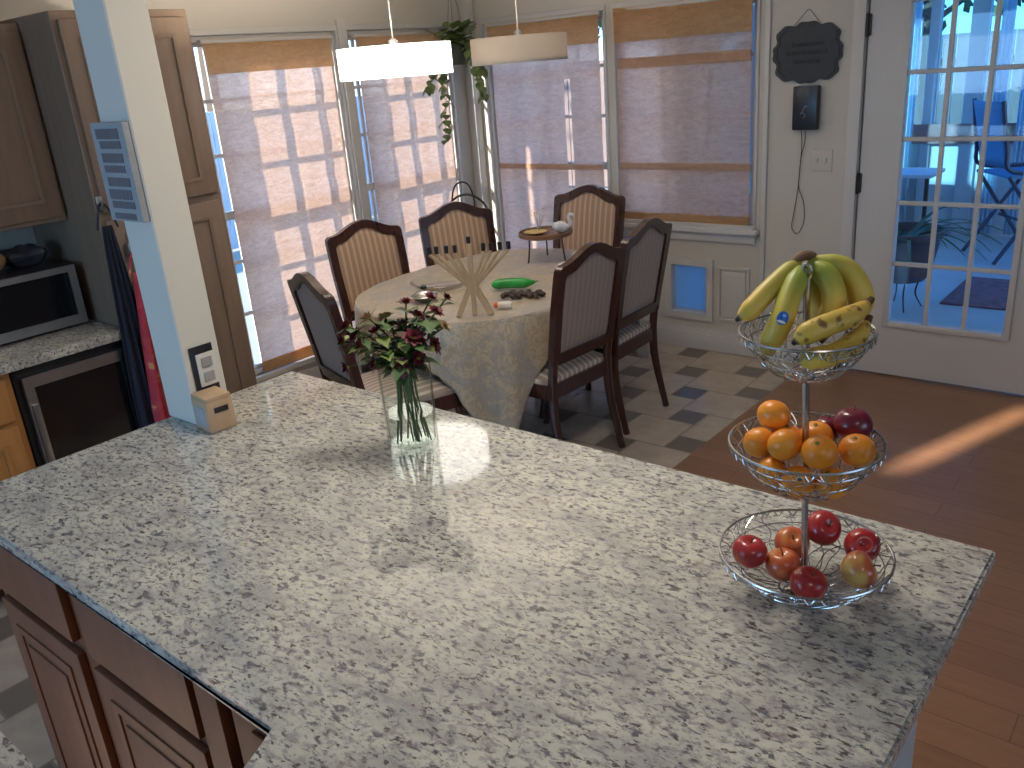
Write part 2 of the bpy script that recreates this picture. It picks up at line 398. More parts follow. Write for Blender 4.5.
# an added pale fence outside keeps the gaps beside the shades bright
# shades
def shade(name, axis, plane, a0, a1, z0, z1, mat_, label, rollh, wav, slit=None, bands=()):
    r = thing(name, label, 'window shade', group='woven shades in the window corner')
    off = .045 if axis == 'x' else -.045
    P = plane+off*.35
    def surf(a0, a1, z0, z1, o, nx=26, nz=40, amp=.0013):
        bm = NB(); g = []
        for i in range(nx+1):
            a = a0+(a1-a0)*i/nx; row = []
            for j in range(nz+1):
                z = z0+(z1-z0)*j/nz
                zz = z0+(z-z0) + (math.sin(i/nx*PI)*.012*0)
                w_ = P+o+amp*math.sin(z*wav+a*3)+amp*.6*math.sin(z*wav*2.3+a*7)
                row.append(bm.verts.new((w_, a, zz) if axis == 'x' else (a, w_, zz)))
            g.append(row)
        for i in range(nx):
            for j in range(nz):
                ac = a0+(a1-a0)*(i+.5)/nx; zc = z0+(z1-z0)*(j+.5)/nz
                if slit and slit[0] < ac < slit[1] and slit[2] < zc < slit[3]: continue
                bm.faces.new((g[i][j], g[i+1][j], g[i+1][j+1], g[i][j+1]))
        return bm
    obj('shade_fabric', surf(a0, a1, z0, z1, 0, nx=34 if slit else 16), mat_, r)
    s = 1 if axis == 'x' else -1
    obj('valance', surf(a0-.006, a1+.006, z1-rollh, z1+.02, s*.018, 12, 6, .002), M_roll, r)
    for zb_, hb_ in bands:
        bm = NB()
        if axis == 'x': box(bm, P+.003, P+.006, a0+.002, a1-.002, zb_, zb_+hb_, .001, 1)
        else: box(bm, a0+.002, a1-.002, P-.006, P-.003, zb_, zb_+hb_, .001, 1)
        obj('fabric_band', bm, M_band, r)
    bm = NB()
    if axis == 'x': box(bm, P-.004, P+.010, a0, a1, z0-.02, z0+.045, .004)
    else: box(bm, a0, a1, P-.010, P+.004, z0-.02, z0+.045, .004)
    obj('bottom_hem', bm, M_roll, r)
    bm = NB()
    if axis == 'x': box(bm, P-.012, P+.02, a0-.02, a1+.02, z1+.0, z1+.018, .003)
    else: box(bm, a0-.02, a1+.02, P-.02, P+.012, z1+.0, z1+.018, .003)
    obj('headrail', bm, M_white, r)
    return r
shade('woven_shade', 'x', XL, 1.135, 1.955, .23, 2.0, M_shadeA, 'floor-length rose woven shade at the far left, beside the pantry', .15, 19)
shade('woven_shade', 'x', XL, 2.16, 2.915, .23, 2.0, M_shadeA, 'rose woven shade behind the glowing pendant, left of the room corner', .12, 17)
shade('woven_shade', 'y', YB, -3.79, -2.925, .23, 2.02, M_shadeB, 'lilac woven shade right of the room corner with a bright vertical slit', .16, 15, slit=(-3.205, -3.165, .97, 1.64), bands=((1.10, .035),))
shade('woven_shade', 'y', YB, -2.80, -1.935, .80, 2.02, M_shadeB, 'short woven shade with tan bands over the sill, left of the black plaque', .17, 16, bands=((1.70, .06), (1.11, .04)))
# tan band across the short shade and its drooping lower hem
# trims
bm = NB(); box(bm, -2.85, -1.87, YB-.05, YB, .745, .775, .006); box(bm, -2.83, -1.89, YB-.02, YB, .69, .745, .004)
struct('trim_1', bm, M_white)
bm = NB(); box(bm, -3.99, -1.345, YB-.018, YB, .0, .13, .004); box(bm, -3.99, -1.86, YB-.03, YB-.018, .0, .10, .003); struct('baseboard_back', bm, M_white)
bm = NB(); box(bm, XL, XL+.018, .56, 3.16, .0, .13, .004); struct('baseboard_left', bm, M_white)
bm = NB(); box(bm, -1.862, -1.835, YB-.016, YB, .13, ZC, .003); struct('trim_2', bm, M_white)
bm = NB(); box(bm, -1.40, -1.338, YB-.018, YB, 0, 2.12, .004); box(bm, .52, .59, YB-.018, YB, 0, 2.12, .004); box(bm, -1.40, .59, YB-.018, YB, 2.06, 2.13, .004); struct('trim_3', bm, M_white)
bm = NB(); box(bm, XL, XL+.07, YB-.07, YB, .13, ZC, .01); struct('trim_4', bm, M_white)
bm = NB(); box(bm, XL, XL+.02, 2.035, 2.10, .13, 2.1, .004); struct('trim_5', bm, M_white)

# French door leaves
def door_leaf(idx, x0, x1, gx0, hinge_left):
    root = bpy.data.objects.new('door_%d' % idx, None); COL.objects.link(root); root['kind'] = 'structure'
    y0, y1 = YB+.005, YB+.05; gx1 = gx0+.56; gz0, gz1 = .316, 1.916
    bm = NB()
    box(bm, x0, gx0, y0, y1, .012, 2.045); box(bm, gx1, x1, y0, y1, .012, 2.045)
    box(bm, gx0, gx1, y0, y1, .012, gz0); box(bm, gx0, gx1, y0, y1, gz1, 2.045)
    struct('door_leaf', bm, M_white, root)
    bm = NB(); c = .03
    box(bm, gx0-c, gx0, y0-.012, y0, gz0-c, gz1+c, .003); box(bm, gx1, gx1+c, y0-.012, y0, gz0-c, gz1+c, .003)
    box(bm, gx0, gx1, y0-.012, y0, gz0-c, gz0, .003); box(bm, gx0, gx1, y0-.012, y0, gz1, gz1+c, .003)
    struct('glazing_frame', bm, M_white, root)
    bm = NB()
    for k in (1, 2): box(bm, gx0+k*.56/3-.011, gx0+k*.56/3+.011, y0-.002, y0+.02, gz0, gz1, .003, 1)
    for k in (1, 2, 3, 4): box(bm, gx0, gx1, y0-.001, y0+.019, gz0+k*.32-.011, gz0+k*.32+.011, .003, 1)
    struct('muntin_grid', bm, M_white, root)
    bm = NB(); box(bm, gx0, gx1, y0+.022, y0+.026, gz0, gz1); struct('glass_pane', bm, M_pane, root)
    hx = x0 if hinge_left else x1
    for z in (.25, 1.055, 1.83):
        bm = NB(); tube(bm, [(hx-.004, YB-.008, z-.055), (hx-.004, YB-.008, z+.055)], .009, 8); box(bm, hx-.02, hx+.012, YB-.004, YB+.006, z-.05, z+.05, .001, 1)
        struct('door_hinge', bm, M_steelD, root)
    return root
M_steelD = simple('dark_bronze', (.06, .055, .05), .4, .8)
door_leaf(1, -1.326, -.412, -1.126, True)
door_leaf(2, -.408, .51, -.248, False)
# pet door and low panel in the wall
root = bpy.data.objects.new('door_3', None); COL.objects.link(root); root['kind'] = 'structure'
bm = NB(); x0, x1, z0, z1 = -2.443, -2.205, .23, .53; f = .045
fr_o = [(x0-f, z0-f), (x1+f, z0-f), (x1+f, z1+f), (x0-f, z1+f)]; fr_i = [(x0, z0), (x1, z0), (x1, z1), (x0, z1)]
prism(bm, fr_o, YB-.02, YB+.0, lambda a, b_, d: (a, d, b_), hole=fr_i); struct('pet_door_frame', bm, M_white, root)
t = NT('frosted_flap'); g_ = t.n('ShaderNodeBsdfTranslucent'); g_.inputs[0].default_value = (.75, .86, 1, 1); tr_ = t.n('ShaderNodeBsdfTransparent'); tr_.inputs[0].default_value = (.8, .9, 1, 1)
mx_ = t.n('ShaderNodeMixShader'); mx_.inputs[0].default_value = .35; t.l(g_.outputs[0], mx_.inputs[1]); t.l(tr_.outputs[0], mx_.inputs[2]); t.l(mx_.outputs[0], t.out.inputs[0])
bm = NB(); box(bm, x0+.004, x1-.004, YB+.03, YB+.036, z0+.008, z1-.004, .001, 1); struct('pet_door_flap', bm, t.m, root)
bm = NB()
fr_o = [(-2.13, .20), (-1.925, .20), (-1.925, .54), (-2.13, .54)]; fr_i = [(-2.115, .215), (-1.94, .215), (-1.94, .525), (-2.115, .525)]
prism(bm, fr_o, YB-.012, YB, lambda a, b_, d: (a, d, b_), hole=fr_i); box(bm, -2.105, -1.95, YB-.008, YB, .225, .515, .004); struct('trim_6', bm, M_white)

# ------------------------------------------------------------ support post
PX0, PX1, PY0, PY1 = -2.043, -1.893, -.431, -.32
H = .92
struct('support_post', box(NB(), PX0, PX1, PY0, PY1, H, ZC, .004, 1), M_post)

# ------------------------------------------------------------ granite counter and cabinets
CW, CD = 2.037, 1.017
poly = [(0, 0), (-CW, 0), (-CW, -CD), (-.730, -CD), (-.715, -1.06), (-.685, -1.12), (-.685, -3.2), (0, -3.2)]
bm = NB(); prism(bm, poly, H-.032, H, lambda a, b_, d: (a, b_, d))
bmesh.ops.bevel(bm, geom=[e for e in bm.edges if abs(e.verts[0].co.z-e.verts[1].co.z) < 1e-6], offset=.005, segments=2, affect='EDGES')
ct = obj('granite_countertop', bm, M_granite); tag(ct, 'large speckled white granite countertop of the kitchen peninsula in front', 'countertop')

def raised(bm, x0, x1, z0, z1, y, out=-1, raise_=True):
    """a cabinet front facing -Y at plane y"""
    box(bm, x0, x1, y-.018, y, z0, z1, .004)
    if raise_:
        e = .055
        fr_o = [(x0+e, z0+e), (x1-e, z0+e), (x1-e, z1-e), (x0+e, z1-e)]; q = e+.022
        fr_i = [(x0+q, z0+q), (x1-q, z0+q), (x1-q, z1-q), (x0+q, z1-q)]
        prism(bm, fr_o, y-.022, y-.012, lambda a, b_, d: (a, d, b_), hole=fr_i)
        q += .02; box(bm, x0+q, x1-q, y-.023, y-.01, z0+q, z1-q, .004)
    return bm
FY = -.985
def base_cab(x0, x1, label, drawer=True):
    r = thing('base_cabinet', label, 'cabinet', ((x0+x1)/2, (FY-.02)/2, 0), 0, 'base cabinets under the granite peninsula')
    ox, oy = (x0+x1)/2, (FY-.02)/2
    bm = NB(); box(bm, x0-ox, x1-ox, FY-oy, -.28-oy, .10, H-.032); box(bm, x0-ox, x1-ox, FY+.07-oy, -.28-oy, 0, .10)
    obj('cabinet_body', bm, M_cab, r)
    obj('drawer_front', box(NB(), x0+.035-ox, x1-.035-ox, FY-.019-oy, FY-oy, .715, .865, .005), M_cab, r)
    bm = raised(NB(), x0+.035-ox, x1-.035-ox, .115, .685, FY-oy); obj('cabinet_door', bm, M_cab, r)
base_cab(-1.955, -1.49, 'brown base cabinet at the open left end of the peninsula')
base_cab(-1.488, -1.0, 'brown base cabinet next to the inner corner of the peninsula')
r = thing('corner_cabinet', 'narrow brown corner cabinet under the notch of the granite counter', 'cabinet', (-.85, -1.0, 0))
bm = NB(); box(bm, -.148, .125, .015, .5, .1, H-.032); obj('cabinet_body', bm, M_cab, r)
obj('corner_post', box(NB(), -.14, -.07, -.012, .015, .1, H-.034, .004), M_cab, r)
bm = NB(); box(bm, -.045, .115, -.004, .015, .115, H-.05, .006); box(bm, .02, .06, -.012, -.004, .13, H-.07, .004); obj('side_panel', bm, M_cab, r)
r = thing('side_cabinet', 'brown cabinet run under the near leg of the granite counter', 'cabinet', (-.36, -2.1, 0))
obj('cabinet_body', box(NB(), -.33, .278, -1.08, .95, .1, H-.032), M_cab, r)
bm = NB()
for k in range(4): box(bm, -.35, -.33, -1.02+.5*k, -.56+.5*k, .13, .86, .005)
obj('cabinet_door', bm, M_cab, r)
bm = NB(); box(bm, -.075, -.045, -3.1, -.25, 0, H-.032, .002, 1); box(bm, -.045, -.035, -3.1, -.25, 0, .12, .002, 1)
o = obj('end_panel', bm, M_white); tag(o, 'white panel under the right edge of the granite counter', 'panel')
bm = NB(); box(bm, -1.98, -.077, -.279, -.25, 0, H-.032, .002, 1)
o = obj('wainscot_panel', bm, M_white); tag(o, 'white panel under the far edge of the granite counter facing the dining table', 'panel')

# wooden kitchen-run: pantry, wall cabinets, counter, beverage fridge
KX = -3.75
r = thing('pantry_cabinet', 'tall tan wooden pantry cabinet behind the post, beside the first window', 'cabinet', (-3.12, 0, 0))
obj('cabinet_body', box(NB(), -.628, 0, .0, .54, .0, 2.09, .003, 1), M_cab_tan, r)
def front_x(y0, y1, z0, z1, x=0.0):
    bm = NB(); box(bm, x, x+.018, y0, y1, z0, z1, .004)
    e = .06; fo = [(y0+e, z0+e), (y1-e, z0+e), (y1-e, z1-e), (y0+e, z1-e)]; q = e+.014
    fi = [(y0+q, z0+q), (y1-q, z0+q), (y1-q, z1-q), (y0+q, z1-q)]
    prism(bm, fo, x+.010, x+.024, lambda a, b_, d: (d, a, b_), hole=fi); return bm
obj('cabinet_door', front_x(.02, .52, 1.375, 2.06), M_cab_tan, r)
obj('cabinet_door', front_x(.02, .52, .12, 1.345), M_cab_tan, r)
r = thing('wall_cabinet', 'long tan wooden wall cabinet over the microwave', 'cabinet', (-3.38, 0, 1.34))
obj('cabinet_body', box(NB(), -.368, 0, -1.4, -.003, 0, .73, .003, 1), M_cab_tan, r)
for k in range(3): obj('cabinet_door', front_x(-.46-.465*k, -.02-.465*k, .02, .70), M_cab_tan, r)
M_granD = make_granite('granite_back')
r = obj('back_countertop', box(NB(), KX+.002, -3.09, -1.6, -.004, .885, H, .004), M_granD); tag(r, 'granite countertop along the kitchen wall under the microwave', 'countertop')
r = thing('drawer_cabinet', 'orange wooden base cabinet left of the dark beverage fridge', 'cabinet', (-3.13, -.45, 0))
obj('cabinet_body', box(NB(), -.61, 0, -1.1, -.005, .08, .883, .003, 1), M_cab_or, r)
obj('drawer_front', box(NB(), 0, .018, -.48, -.03, .70, .86, .004), M_cab_or, r)
obj('cabinet_door', front_x(-.48, -.03, .11, .68), M_cab_or, r)
r = thing('beverage_fridge', 'undercounter fridge with steel door frame and dark glass', 'fridge', (-3.14, -.225, 0))
obj('cabinet_body', box(NB(), -.58, 0, -.222, .215, .02, .878, .003, 1), M_black, r)
bm = NB(); fo = [(-.2, .08), (.21, .08), (.21, .845), (-.2, .845)]; fi = [(-.165, .12), (.175, .12), (.175, .80), (-.165, .80)]
prism(bm, fo, .002, .03, lambda a, b_, d: (d, a, b_), hole=fi); obj('door_frame', bm, M_steel, r)
obj('door_glass', box(NB(), .004, .02, -.165, .175, .12, .80), M_blackglass, r)
bm = NB(); box(bm, .03, .045, -.195, -.172, .2, .74, .004); obj('door_handle', bm, M_steel, r)
# microwave
r = thing('microwave', 'steel-framed black microwave on the back counter under the wall cabinet', 'microwave', (-3.36, -.30, H))
obj('casing', box(NB(), -.36, 0, -.29, .26, .012, .25, .006), M_black, r)
bm = NB(); fo = [(-.29, .012), (.26, .012), (.26, .25), (-.29, .25)]; fi = [(-.27, .05), (.23, .05), (.23, .225), (-.27, .225)]
prism(bm, fo, 0.001, .02, lambda a, b_, d: (d, a, b_), hole=fi); obj('door_frame', bm, M_steel, r)
obj('door_glass', box(NB(), .001, .014, -.27, .23, .05, .225), M_blackglass, r)
for q in ((-.33, -.25), (-.33, .2), (-.03, -.25), (-.03, .2)): obj('rubber_foot', lathe(NB(), [(0, 0), (.012, 0), (.012, .012), (0, .012)], 10, (q[0], q[1], 0)), M_black, r)
def blob(name, c, r_, s, m, label, cat, amp=.12):
    bm = NB(); vs = sphere(bm, (0, 0, 0), r_, *s, u=24, v=14)
    rnd = random.Random(name)
    for v in bm.verts:
        k = 1+amp*(math.sin(v.co.x*70+1)*math.sin(v.co.y*60+2)+.5*math.sin(v.co.z*90)); v.co *= k
        v.co.z = max(v.co.z, -r_*s[2]*.8)
    o = obj(name, bm, m); o.location = (c[0], c[1], c[2]+r_*s[2]*.8); tag(o, label, cat); return o
blob('bread_loaf', (-3.50, -.33, H+.251), .075, (.8, 1.3, .75), simple('bread_crust', (.42, .25, .13), .8), 'tan loaf of bread on top of the microwave', 'bread', .05)
o = blob('plastic_bag', (-3.55, -.14, H+.251), .07, (1, 1.2, .65), simple('dark_bag', (.05, .055, .075), .3), 'dark crumpled bag beside the loaf on the microwave', 'bag', .25)
# aprons hanging on the pantry door
def apron(name, y0, y1, z0, z1, m, label, seedv, hook=True):
    r = thing(name, label, 'apron', (-3.085 if 'navy' in name else -3.058, (y0+y1)/2, z1), 0)
    bm = NB(); nx, nz = 22, 26; g = []
    rr = random.Random(seedv); ph = rr.random()*6
    for i in range(nx+1):
        row = []
        for j in range(nz+1):
            u = i/nx-.5; v = j/nz
            wid = (y1-y0)*(.32+.68*min(1, v*1.6)**.8)
            row.append(bm.verts.new((.012+.012*math.sin(u*22+ph+v*2)*(.3+v)+.01*v, u*wid, -(z1-z0)*v-.02*math.sin(u*6+ph)*v)))
        g.append(row)
    for i in range(nx):
        for j in range(nz): bm.faces.new((g[i][j], g[i+1][j], g[i+1][j+1], g[i][j+1]))
    o = obj('cloth', bm, m, r); md = o.modifiers.new('solid', 'SOLIDIFY'); md.thickness = .004; md.offset = 1
    bm = NB(); tube(bm, smooth([(.014, -.04, -.01), (.012, -.02, .06), (.006, 0, .085), (.012, .02, .06), (.014, .04, -.01)]), .004, 6); obj('neck_strap', bm, m, r)
    bm = NB(); box(bm, -.008 if 'navy' in name else -.035, -.002, -.012, .012, .06, .11, .002); tube(bm, smooth([(-.004, 0, .07), (.012, 0, .072), (.016, 0, .095)]), .0035, 6); obj('wall_hook', bm, M_steel, r)
t = NT('red_print_cloth'); f = t.noise(t.coords(), 16, 3); t.bsdf(t.ramp(f, [(.45, (.42, .04, .07)), (.62, (.50, .07, .09)), (.66, (.62, .32, .14))]), .8); M_red = t.m
apron('navy_apron', -.055, .065, .25, 1.33, simple('navy_cloth', (.012, .015, .035), .8), 'dark navy apron hanging on the pantry door, left of the red one', 1)
apron('red_apron', -.005, .15, .22, 1.14, M_red, 'red patterned apron hanging on the pantry door behind the post', 4)

# stone tray corner at lower left
o = obj('stone_tray', box(NB(), -1.10, -.42, -1.62, -1.275, H+.002, H+.022, .006), M_granD); tag(o, 'pale speckled stone tray jutting in at the bottom left corner', 'tray')
# pink cloth on counter edge
bm = NB(); nx = 16; g = []
for i in range(nx+1):
    row = []
    for j in range(nx+1):
        u, v = i/nx, j/nx; x = -.735+u*.16; y = -1.23+v*.10
        z = H+.006+.004*math.sin(u*14+v*5)+.003*math.sin(v*20)
        if x < -.705: z = z-.0+(-.705-x)*-.9; 
        row.append(bm.verts.new((x, y, z)))
    g.append(row)
for i in range(nx):
    for j in range(nx): bm.faces.new((g[i][j], g[i+1][j], g[i+1][j+1], g[i][j+1]))
o = obj('dish_cloth', bm, simple('pink_cloth', (.55, .30, .27), .85)); md = o.modifiers.new('solid', 'SOLIDIFY'); md.thickness = .003; md.offset = 1
tag(o, 'small pink cloth at the bottom edge on the inner counter corner', 'cloth')

# ------------------------------------------------------------ things on the post and counter
r = thing('wooden_box', 'small light wooden box with dark slot against the post', 'box', (-1.842, -.402, H), math.radians(-6))
M_boxw = wood('box_wood', (.50, .33, .20), (.60, .42, .27), .5)
bm = NB(); box(bm, -.045, .045, -.038, .038, .001, .088, .003); obj('box_body', bm, M_boxw, r)
obj('box_lid', box(NB(), -.043, .043, -.037, .037, .088, .1, .003), M_boxw, r)
obj('slot', box(NB(), .0452, .047, -.018, .022, .055, .07, .0005), M_black, r)
obj('paper_label', box(NB(), -.032, .028, -.0395, -.038, .015, .07, .0003), simple('grey_label', (.42, .40, .42), .6), r)
r = thing('wall_outlet', 'white power outlet with black surround on the side of the post', 'outlet', (PX1+.001, -.378, 1.07))
obj('surround', box(NB(), 0, .003, -.034, .036, -.07, .07, .001), M_black, r)
obj('cover_plate', box(NB(), .003, .008, -.02, .036, -.045, .048, .002), simple('ivory_plastic', (.72, .70, .65), .4), r)
for z in (-.02, .022):
    obj('socket', box(NB(), .008, .011, -.008, .024, z-.014, z+.014, .002), simple('grey_socket', (.35, .34, .33), .4), r)
# canvas sign with rows of lettering too blurred to read
r = thing('canvas_sign', 'grey canvas sign with rows of blurred lettering hanging on the post', 'sign', (-1.982, PY0-.001, 1.61))
M_canv = simple('grey_canvas', (.34, .36, .38), .8, nscale=30)
obj('canvas', box(NB(), -.083, .083, -.018, 0, -.123, .123, .003), M_canv, r)
M_let = simple('dark_lettering', (.17, .155, .17), .8)
rr = random.Random(3)
for k, hh in enumerate((.024, .018, .022, .017, .021, .024, .017, .015)):
    z = .108-.0300*k-hh/2; bm = NB(); x = -.062+rr.random()*.012; xe = .058-rr.random()*.012
    while x < xe:
        wl = .010+rr.random()*.010; box(bm, x, min(x+wl, xe+.004), -.0195, -.018, z-hh*.52, z+hh*.52, 0); x += wl+.0009
    obj('lettering_row', bm, M_let, r)

# fruit stand
Sx, Sy = -.228, -.305; LX, LY = -.036*.755, -.036*.656
def ax(z): return Vector((Sx+LX*(z-.92), Sy+LY*(z-.92), z))
r = thing('fruit_stand', 'three-tier chrome wire fruit stand on the right of the counter', 'fruit stand', (0, 0, 0))
bm = NB(); tube(bm, [ax(z) for z in (.925, 1.1, 1.3, 1.47)], .0055, 12); tube(bm, smooth([ax(1.46), ax(1.475)+Vector((.006, 0, .006)), ax(1.49), ax(1.475)+Vector((-.006, 0, .008)), ax(1.465)]), .003, 6)
obj('pole', bm, M_chrome, r)
bm = NB(); a = ax(.92)
lathe(bm, [(0, .016), (.012, .016), (.02, .011), (.034, .007), (.045, .002), (.045, .0005), (0, .0005)], 28, (a.x, a.y, .92))
obj('base_foot', bm, M_chrome, r)
def basket(z_rim, R, z_bot, nm):
    bm = NB(); rw = random.Random(nm)
    c0 = ax(z_rim); cb_ = ax(z_bot)
    def rad(t): return R*(.30+.70*t**.55)       # t 0 bottom .. 1 rim
    def pt(t, a, rr_=1.0):
        c = cb_.lerp(c0, t); q = rad(t)*rr_; return Vector((c.x+q*math.cos(a), c.y+q*math.sin(a), z_bot+(z_rim-z_bot)*t))
    N = 56
    for t, th in ((1, .0022), (.0, .0018), (.45, .0011), (.75, .0011)): tube(bm, [pt(t, 2*PI*k/N) for k in range(N)], th, 6, closed=True)
    q = 20
    for k in range(q):                          # crossing wavy wires
        a0 = 2*PI*k/q
        for s_ in (1, -1):
            pts = []
            for j in range(13):
                t = j/12; pts.append(pt(t, a0+s_*(.42*t+.10*math.sin(t*9+k*1.7)), 1.0+.012*s_))
            tube(bm, pts, .0009, 5)
    pts = [pt(1.0+.00*0, 2*PI*k/240) + Vector((0, 0, -.005+.007*math.sin(k*.92))) for k in range(240)]
    tube(bm, pts, .0009, 5, closed=True)
    # spokes to the pole and centre disc
    for k in range(8):
        a0 = 2*PI*k/8; e = pt(0, a0); tube(bm, smooth([cb_+Vector((math.cos(a0), math.sin(a0), 0))*.006, cb_.lerp(e, .5)+Vector((0, 0, -.003)), e], 3), .0013, 5)
    lathe(bm, [(.005, -.006), (.012, -.006), (.014, 0), (.012, .005), (.005, .005)], 16, tuple(cb_))
    return bm
obj('basket', basket(1.388, .098, 1.316, 'a'), M_chrome, r)
obj('basket', basket(1.205, .117, 1.122, 'b'), M_chrome, r)
obj('basket', basket(1.005, .137, .934, 'c'), M_chrome, r)

def fruit_mat(name, stops, scale, rough, spots=None, bump=None):
    t = NT(name); f = t.noise(t.coords(), scale, 3, .55, .4); c = t.ramp(f, stops)
    if spots: c = t.mix(t.ramp(t.noise(t.coords('Object', (1, 1, 1), (0, 0, 0), (4, 4, 4)), spots[0], 2), [(spots[1], (0, 0, 0)), (spots[1]+.05, (1, 1, 1))]), c, spots[2])
    h = t.noise(t.coords(), 260, 2) if bump else None
    t.bsdf(c, rough, 0, h, .25, .001) if bump else t.bsdf(c, rough, 0, Coat_Weight=.25, Coat_Roughness=.1)
    return t.m
M_apple = fruit_mat('apple_skin', [(.3, (.30, .012, .018)), (.55, (.42, .03, .03)), (.68, (.60, .14, .06)), (.8, (.66, .42, .14))], 16, .28)
M_apple2 = fruit_mat('apple_skin_yellow', [(.3, (.44, .04, .03)), (.48, (.60, .14, .05)), (.6, (.68, .42, .12)), (.8, (.70, .52, .18))], 14, .28)
M_orange = fruit_mat('mandarin_peel', [(.3, (.80, .24, .018)), (.7, (.88, .33, .03))], 10, .36, bump=True)
M_plum = fruit_mat('plum_skin', [(.3, (.10, .006, .02)), (.7, (.20, .012, .03))], 12, .3)
M_stem = simple('fruit_stem', (.12, .07, .03), .8)
M_calyx = simple('green_calyx', (.12, .16, .03), .7)
def apple(c, r_, rot, label, m, grp='red apples in the bottom basket'):
    t_ = thing('apple', label, 'apple', c, 0, grp); t_.rotation_euler = rot
    prof = []
    for k in range(17):
        a = -PI/2+PI*k/16; rr_ = math.cos(a)*(1+.06*math.sin(a)); z = math.sin(a)*.92
        if a > .9: z -= (a-.9)**2*.75
        if a < -1.1: z += (-1.1-a)**2*.5
        prof.append((max(rr_*r_, 0 if k in (0, 16) else .0005), z*r_))
    prof[0] = (0, prof[0][1]); prof[-1] = (0, prof[-1][1])
    bm = lathe(NB(), prof, 28)
    for v in bm.verts: v.co.x *= 1+.03*math.sin(v.co.z*60); v.co.y *= .98
    obj('apple_body', bm, m, t_)
    bm = NB(); tube(bm, smooth([(0, 0, r_*.45), (.001, 0, r_*.8), (.004, .001, r_*1.12)], 4), [.0012]*8+[.0018], 6); obj('stem', bm, M_stem, t_)
    return t_
ap = [((-.3113, -.3406, .9931), .030, 'leftmost red apple of the bottom basket', M_apple),
      ((-.2642, -.3124, .969), .030, 'orange-red apple in front of the yellowish one, left of the pole', M_apple2),
      ((-.2745, -.250, .975), .030, 'yellow and red apple left of the pole, behind the orange-red one', M_apple2),
      ((-.2344, -.2149, 1.0004), .031, 'dark red apple right behind the pole of the fruit stand', M_apple),
      ((-.168, -.212, .985), .030, 'red apple at the right rim, behind the blushed one', M_apple),
      ((-.150, -.280, .9806), .031, 'apple with yellow blush at the right front of the bottom basket', M_apple2),
      ((-.207, -.348, .972), .030, 'front red apple of the bottom basket, nearest the camera', M_apple)]
rr = random.Random(11)
for c, r_, lab, m in ap: apple(c, r_, (rr.uniform(-.9, .9), rr.uniform(-.9, .9), rr.uniform(0, 6)), lab, m)
og = [((-.3031, -.2786, 1.2233), .0265, 'topmost mandarin at the back left of the middle basket'),
      ((-.3081, -.3182, 1.1885), .0265, 'mandarin at the far left of the middle basket'),
      ((-.2598, -.3357, 1.2027), .0265, 'mandarin left of centre, in front of the topmost one'),
      ((-.276, -.2861, 1.1903), .025, 'mandarin just left of the pole in the middle basket'),
      ((-.2067, -.3303, 1.2003), .027, 'mandarin at the front centre, right of the pole'),
      ((-.2323, -.2757, 1.2), .026, 'mandarin right behind the front centre one'),
      ((-.165, -.285, 1.195), .027, 'mandarin at the right rim of the middle basket'),
      ((-.2762, -.3392, 1.154), .025, 'lower mandarin seen through the wires at the left front'),
      ((-.2283, -.3536, 1.154), .025, 'lower mandarin seen through the wires below centre'),
      ((-.1831, -.3321, 1.154), .025, 'lower mandarin seen through the wires at the right front')]
def orange(c, r_, lab):
    t_ = thing('mandarin', lab, 'mandarin', c, 0, 'mandarins in the middle basket'); t_.rotation_euler = (rr.uniform(-.8, .8), rr.uniform(-.8, .8), 0)
    bm = NB(); prof = [(0, -.9*r_)]
    for k in range(1, 16):
        a = -PI/2+PI*k/16; prof.append((math.cos(a)*r_*1.02, math.sin(a)*r_*.93-(.06*r_ if k == 15 else 0)))
    prof.append((0, .85*r_)); lathe(bm, prof, 28); obj('peel', bm, M_orange, t_)
    bm = NB(); lathe(bm, [(0, r_*.86), (.003, r_*.87), (.0035, r_*.9), (0, r_*.92)], 7); obj('calyx', bm, M_calyx, t_)
for a in og: orange(*a)
for c, r_, lab in (((-.1885, -.2368, 1.2155), .030, 'large dark red plum at the back right of the middle basket'), ((-.2306, -.2282, 1.1953), .023, 'smaller dark red plum beside the large one behind the mandarins')):
    t_ = thing('plum', lab, 'plum', c, 0, 'dark plums in the middle basket'); bm = NB(); sphere(bm, (0, 0, 0), r_, 1, 1.0, .95, 24, 16)
    for v in bm.verts:
        if v.co.z > r_*.8: v.co.z -= (v.co.z-r_*.8)*.9
    obj('plum_body', bm, M_plum, t_)
    bm = NB(); tube(bm, [(0, 0, r_*.78), (.001, .001, r_*1.05)], .0013, 6); obj('stem', bm, M_stem, t_)

# bananas
def banana_mat(name, green, spot):
    t = NT(name); tc_ = t.n('ShaderNodeTexCoord'); s_ = t.n('ShaderNodeSeparateXYZ'); t.l(tc_.outputs['UV'], s_.inputs[0])
    base = t.ramp(s_.outputs[0], [(0, green), (.25, green), (.45, tuple(.5*a+.5*b_ for a, b_ in zip(green, (.72, .50, .08)))), (.65, (.74, .52, .09)), (.93, (.72, .48, .08)), (.97, (.12, .07, .03))])
    f = t.noise(t.coords('Object', (1, 1, 1)), 60 if spot else 34, 3)
    c = t.mix(t.ramp(f, [(.56 if spot else .66, (0, 0, 0)), (.66 if spot else .80, (.9, .9, .9) if spot else (.5, .5, .5))]), base, (.20, .09, .035))
    t.bsdf(c, .45, 0); return t.m
M_banG = banana_mat('banana_green', (.34, .40, .06), False); M_banY = banana_mat('banana_yellow', (.46, .44, .08), False); M_banS = banana_mat('banana_spotted', (.70, .46, .09), True)
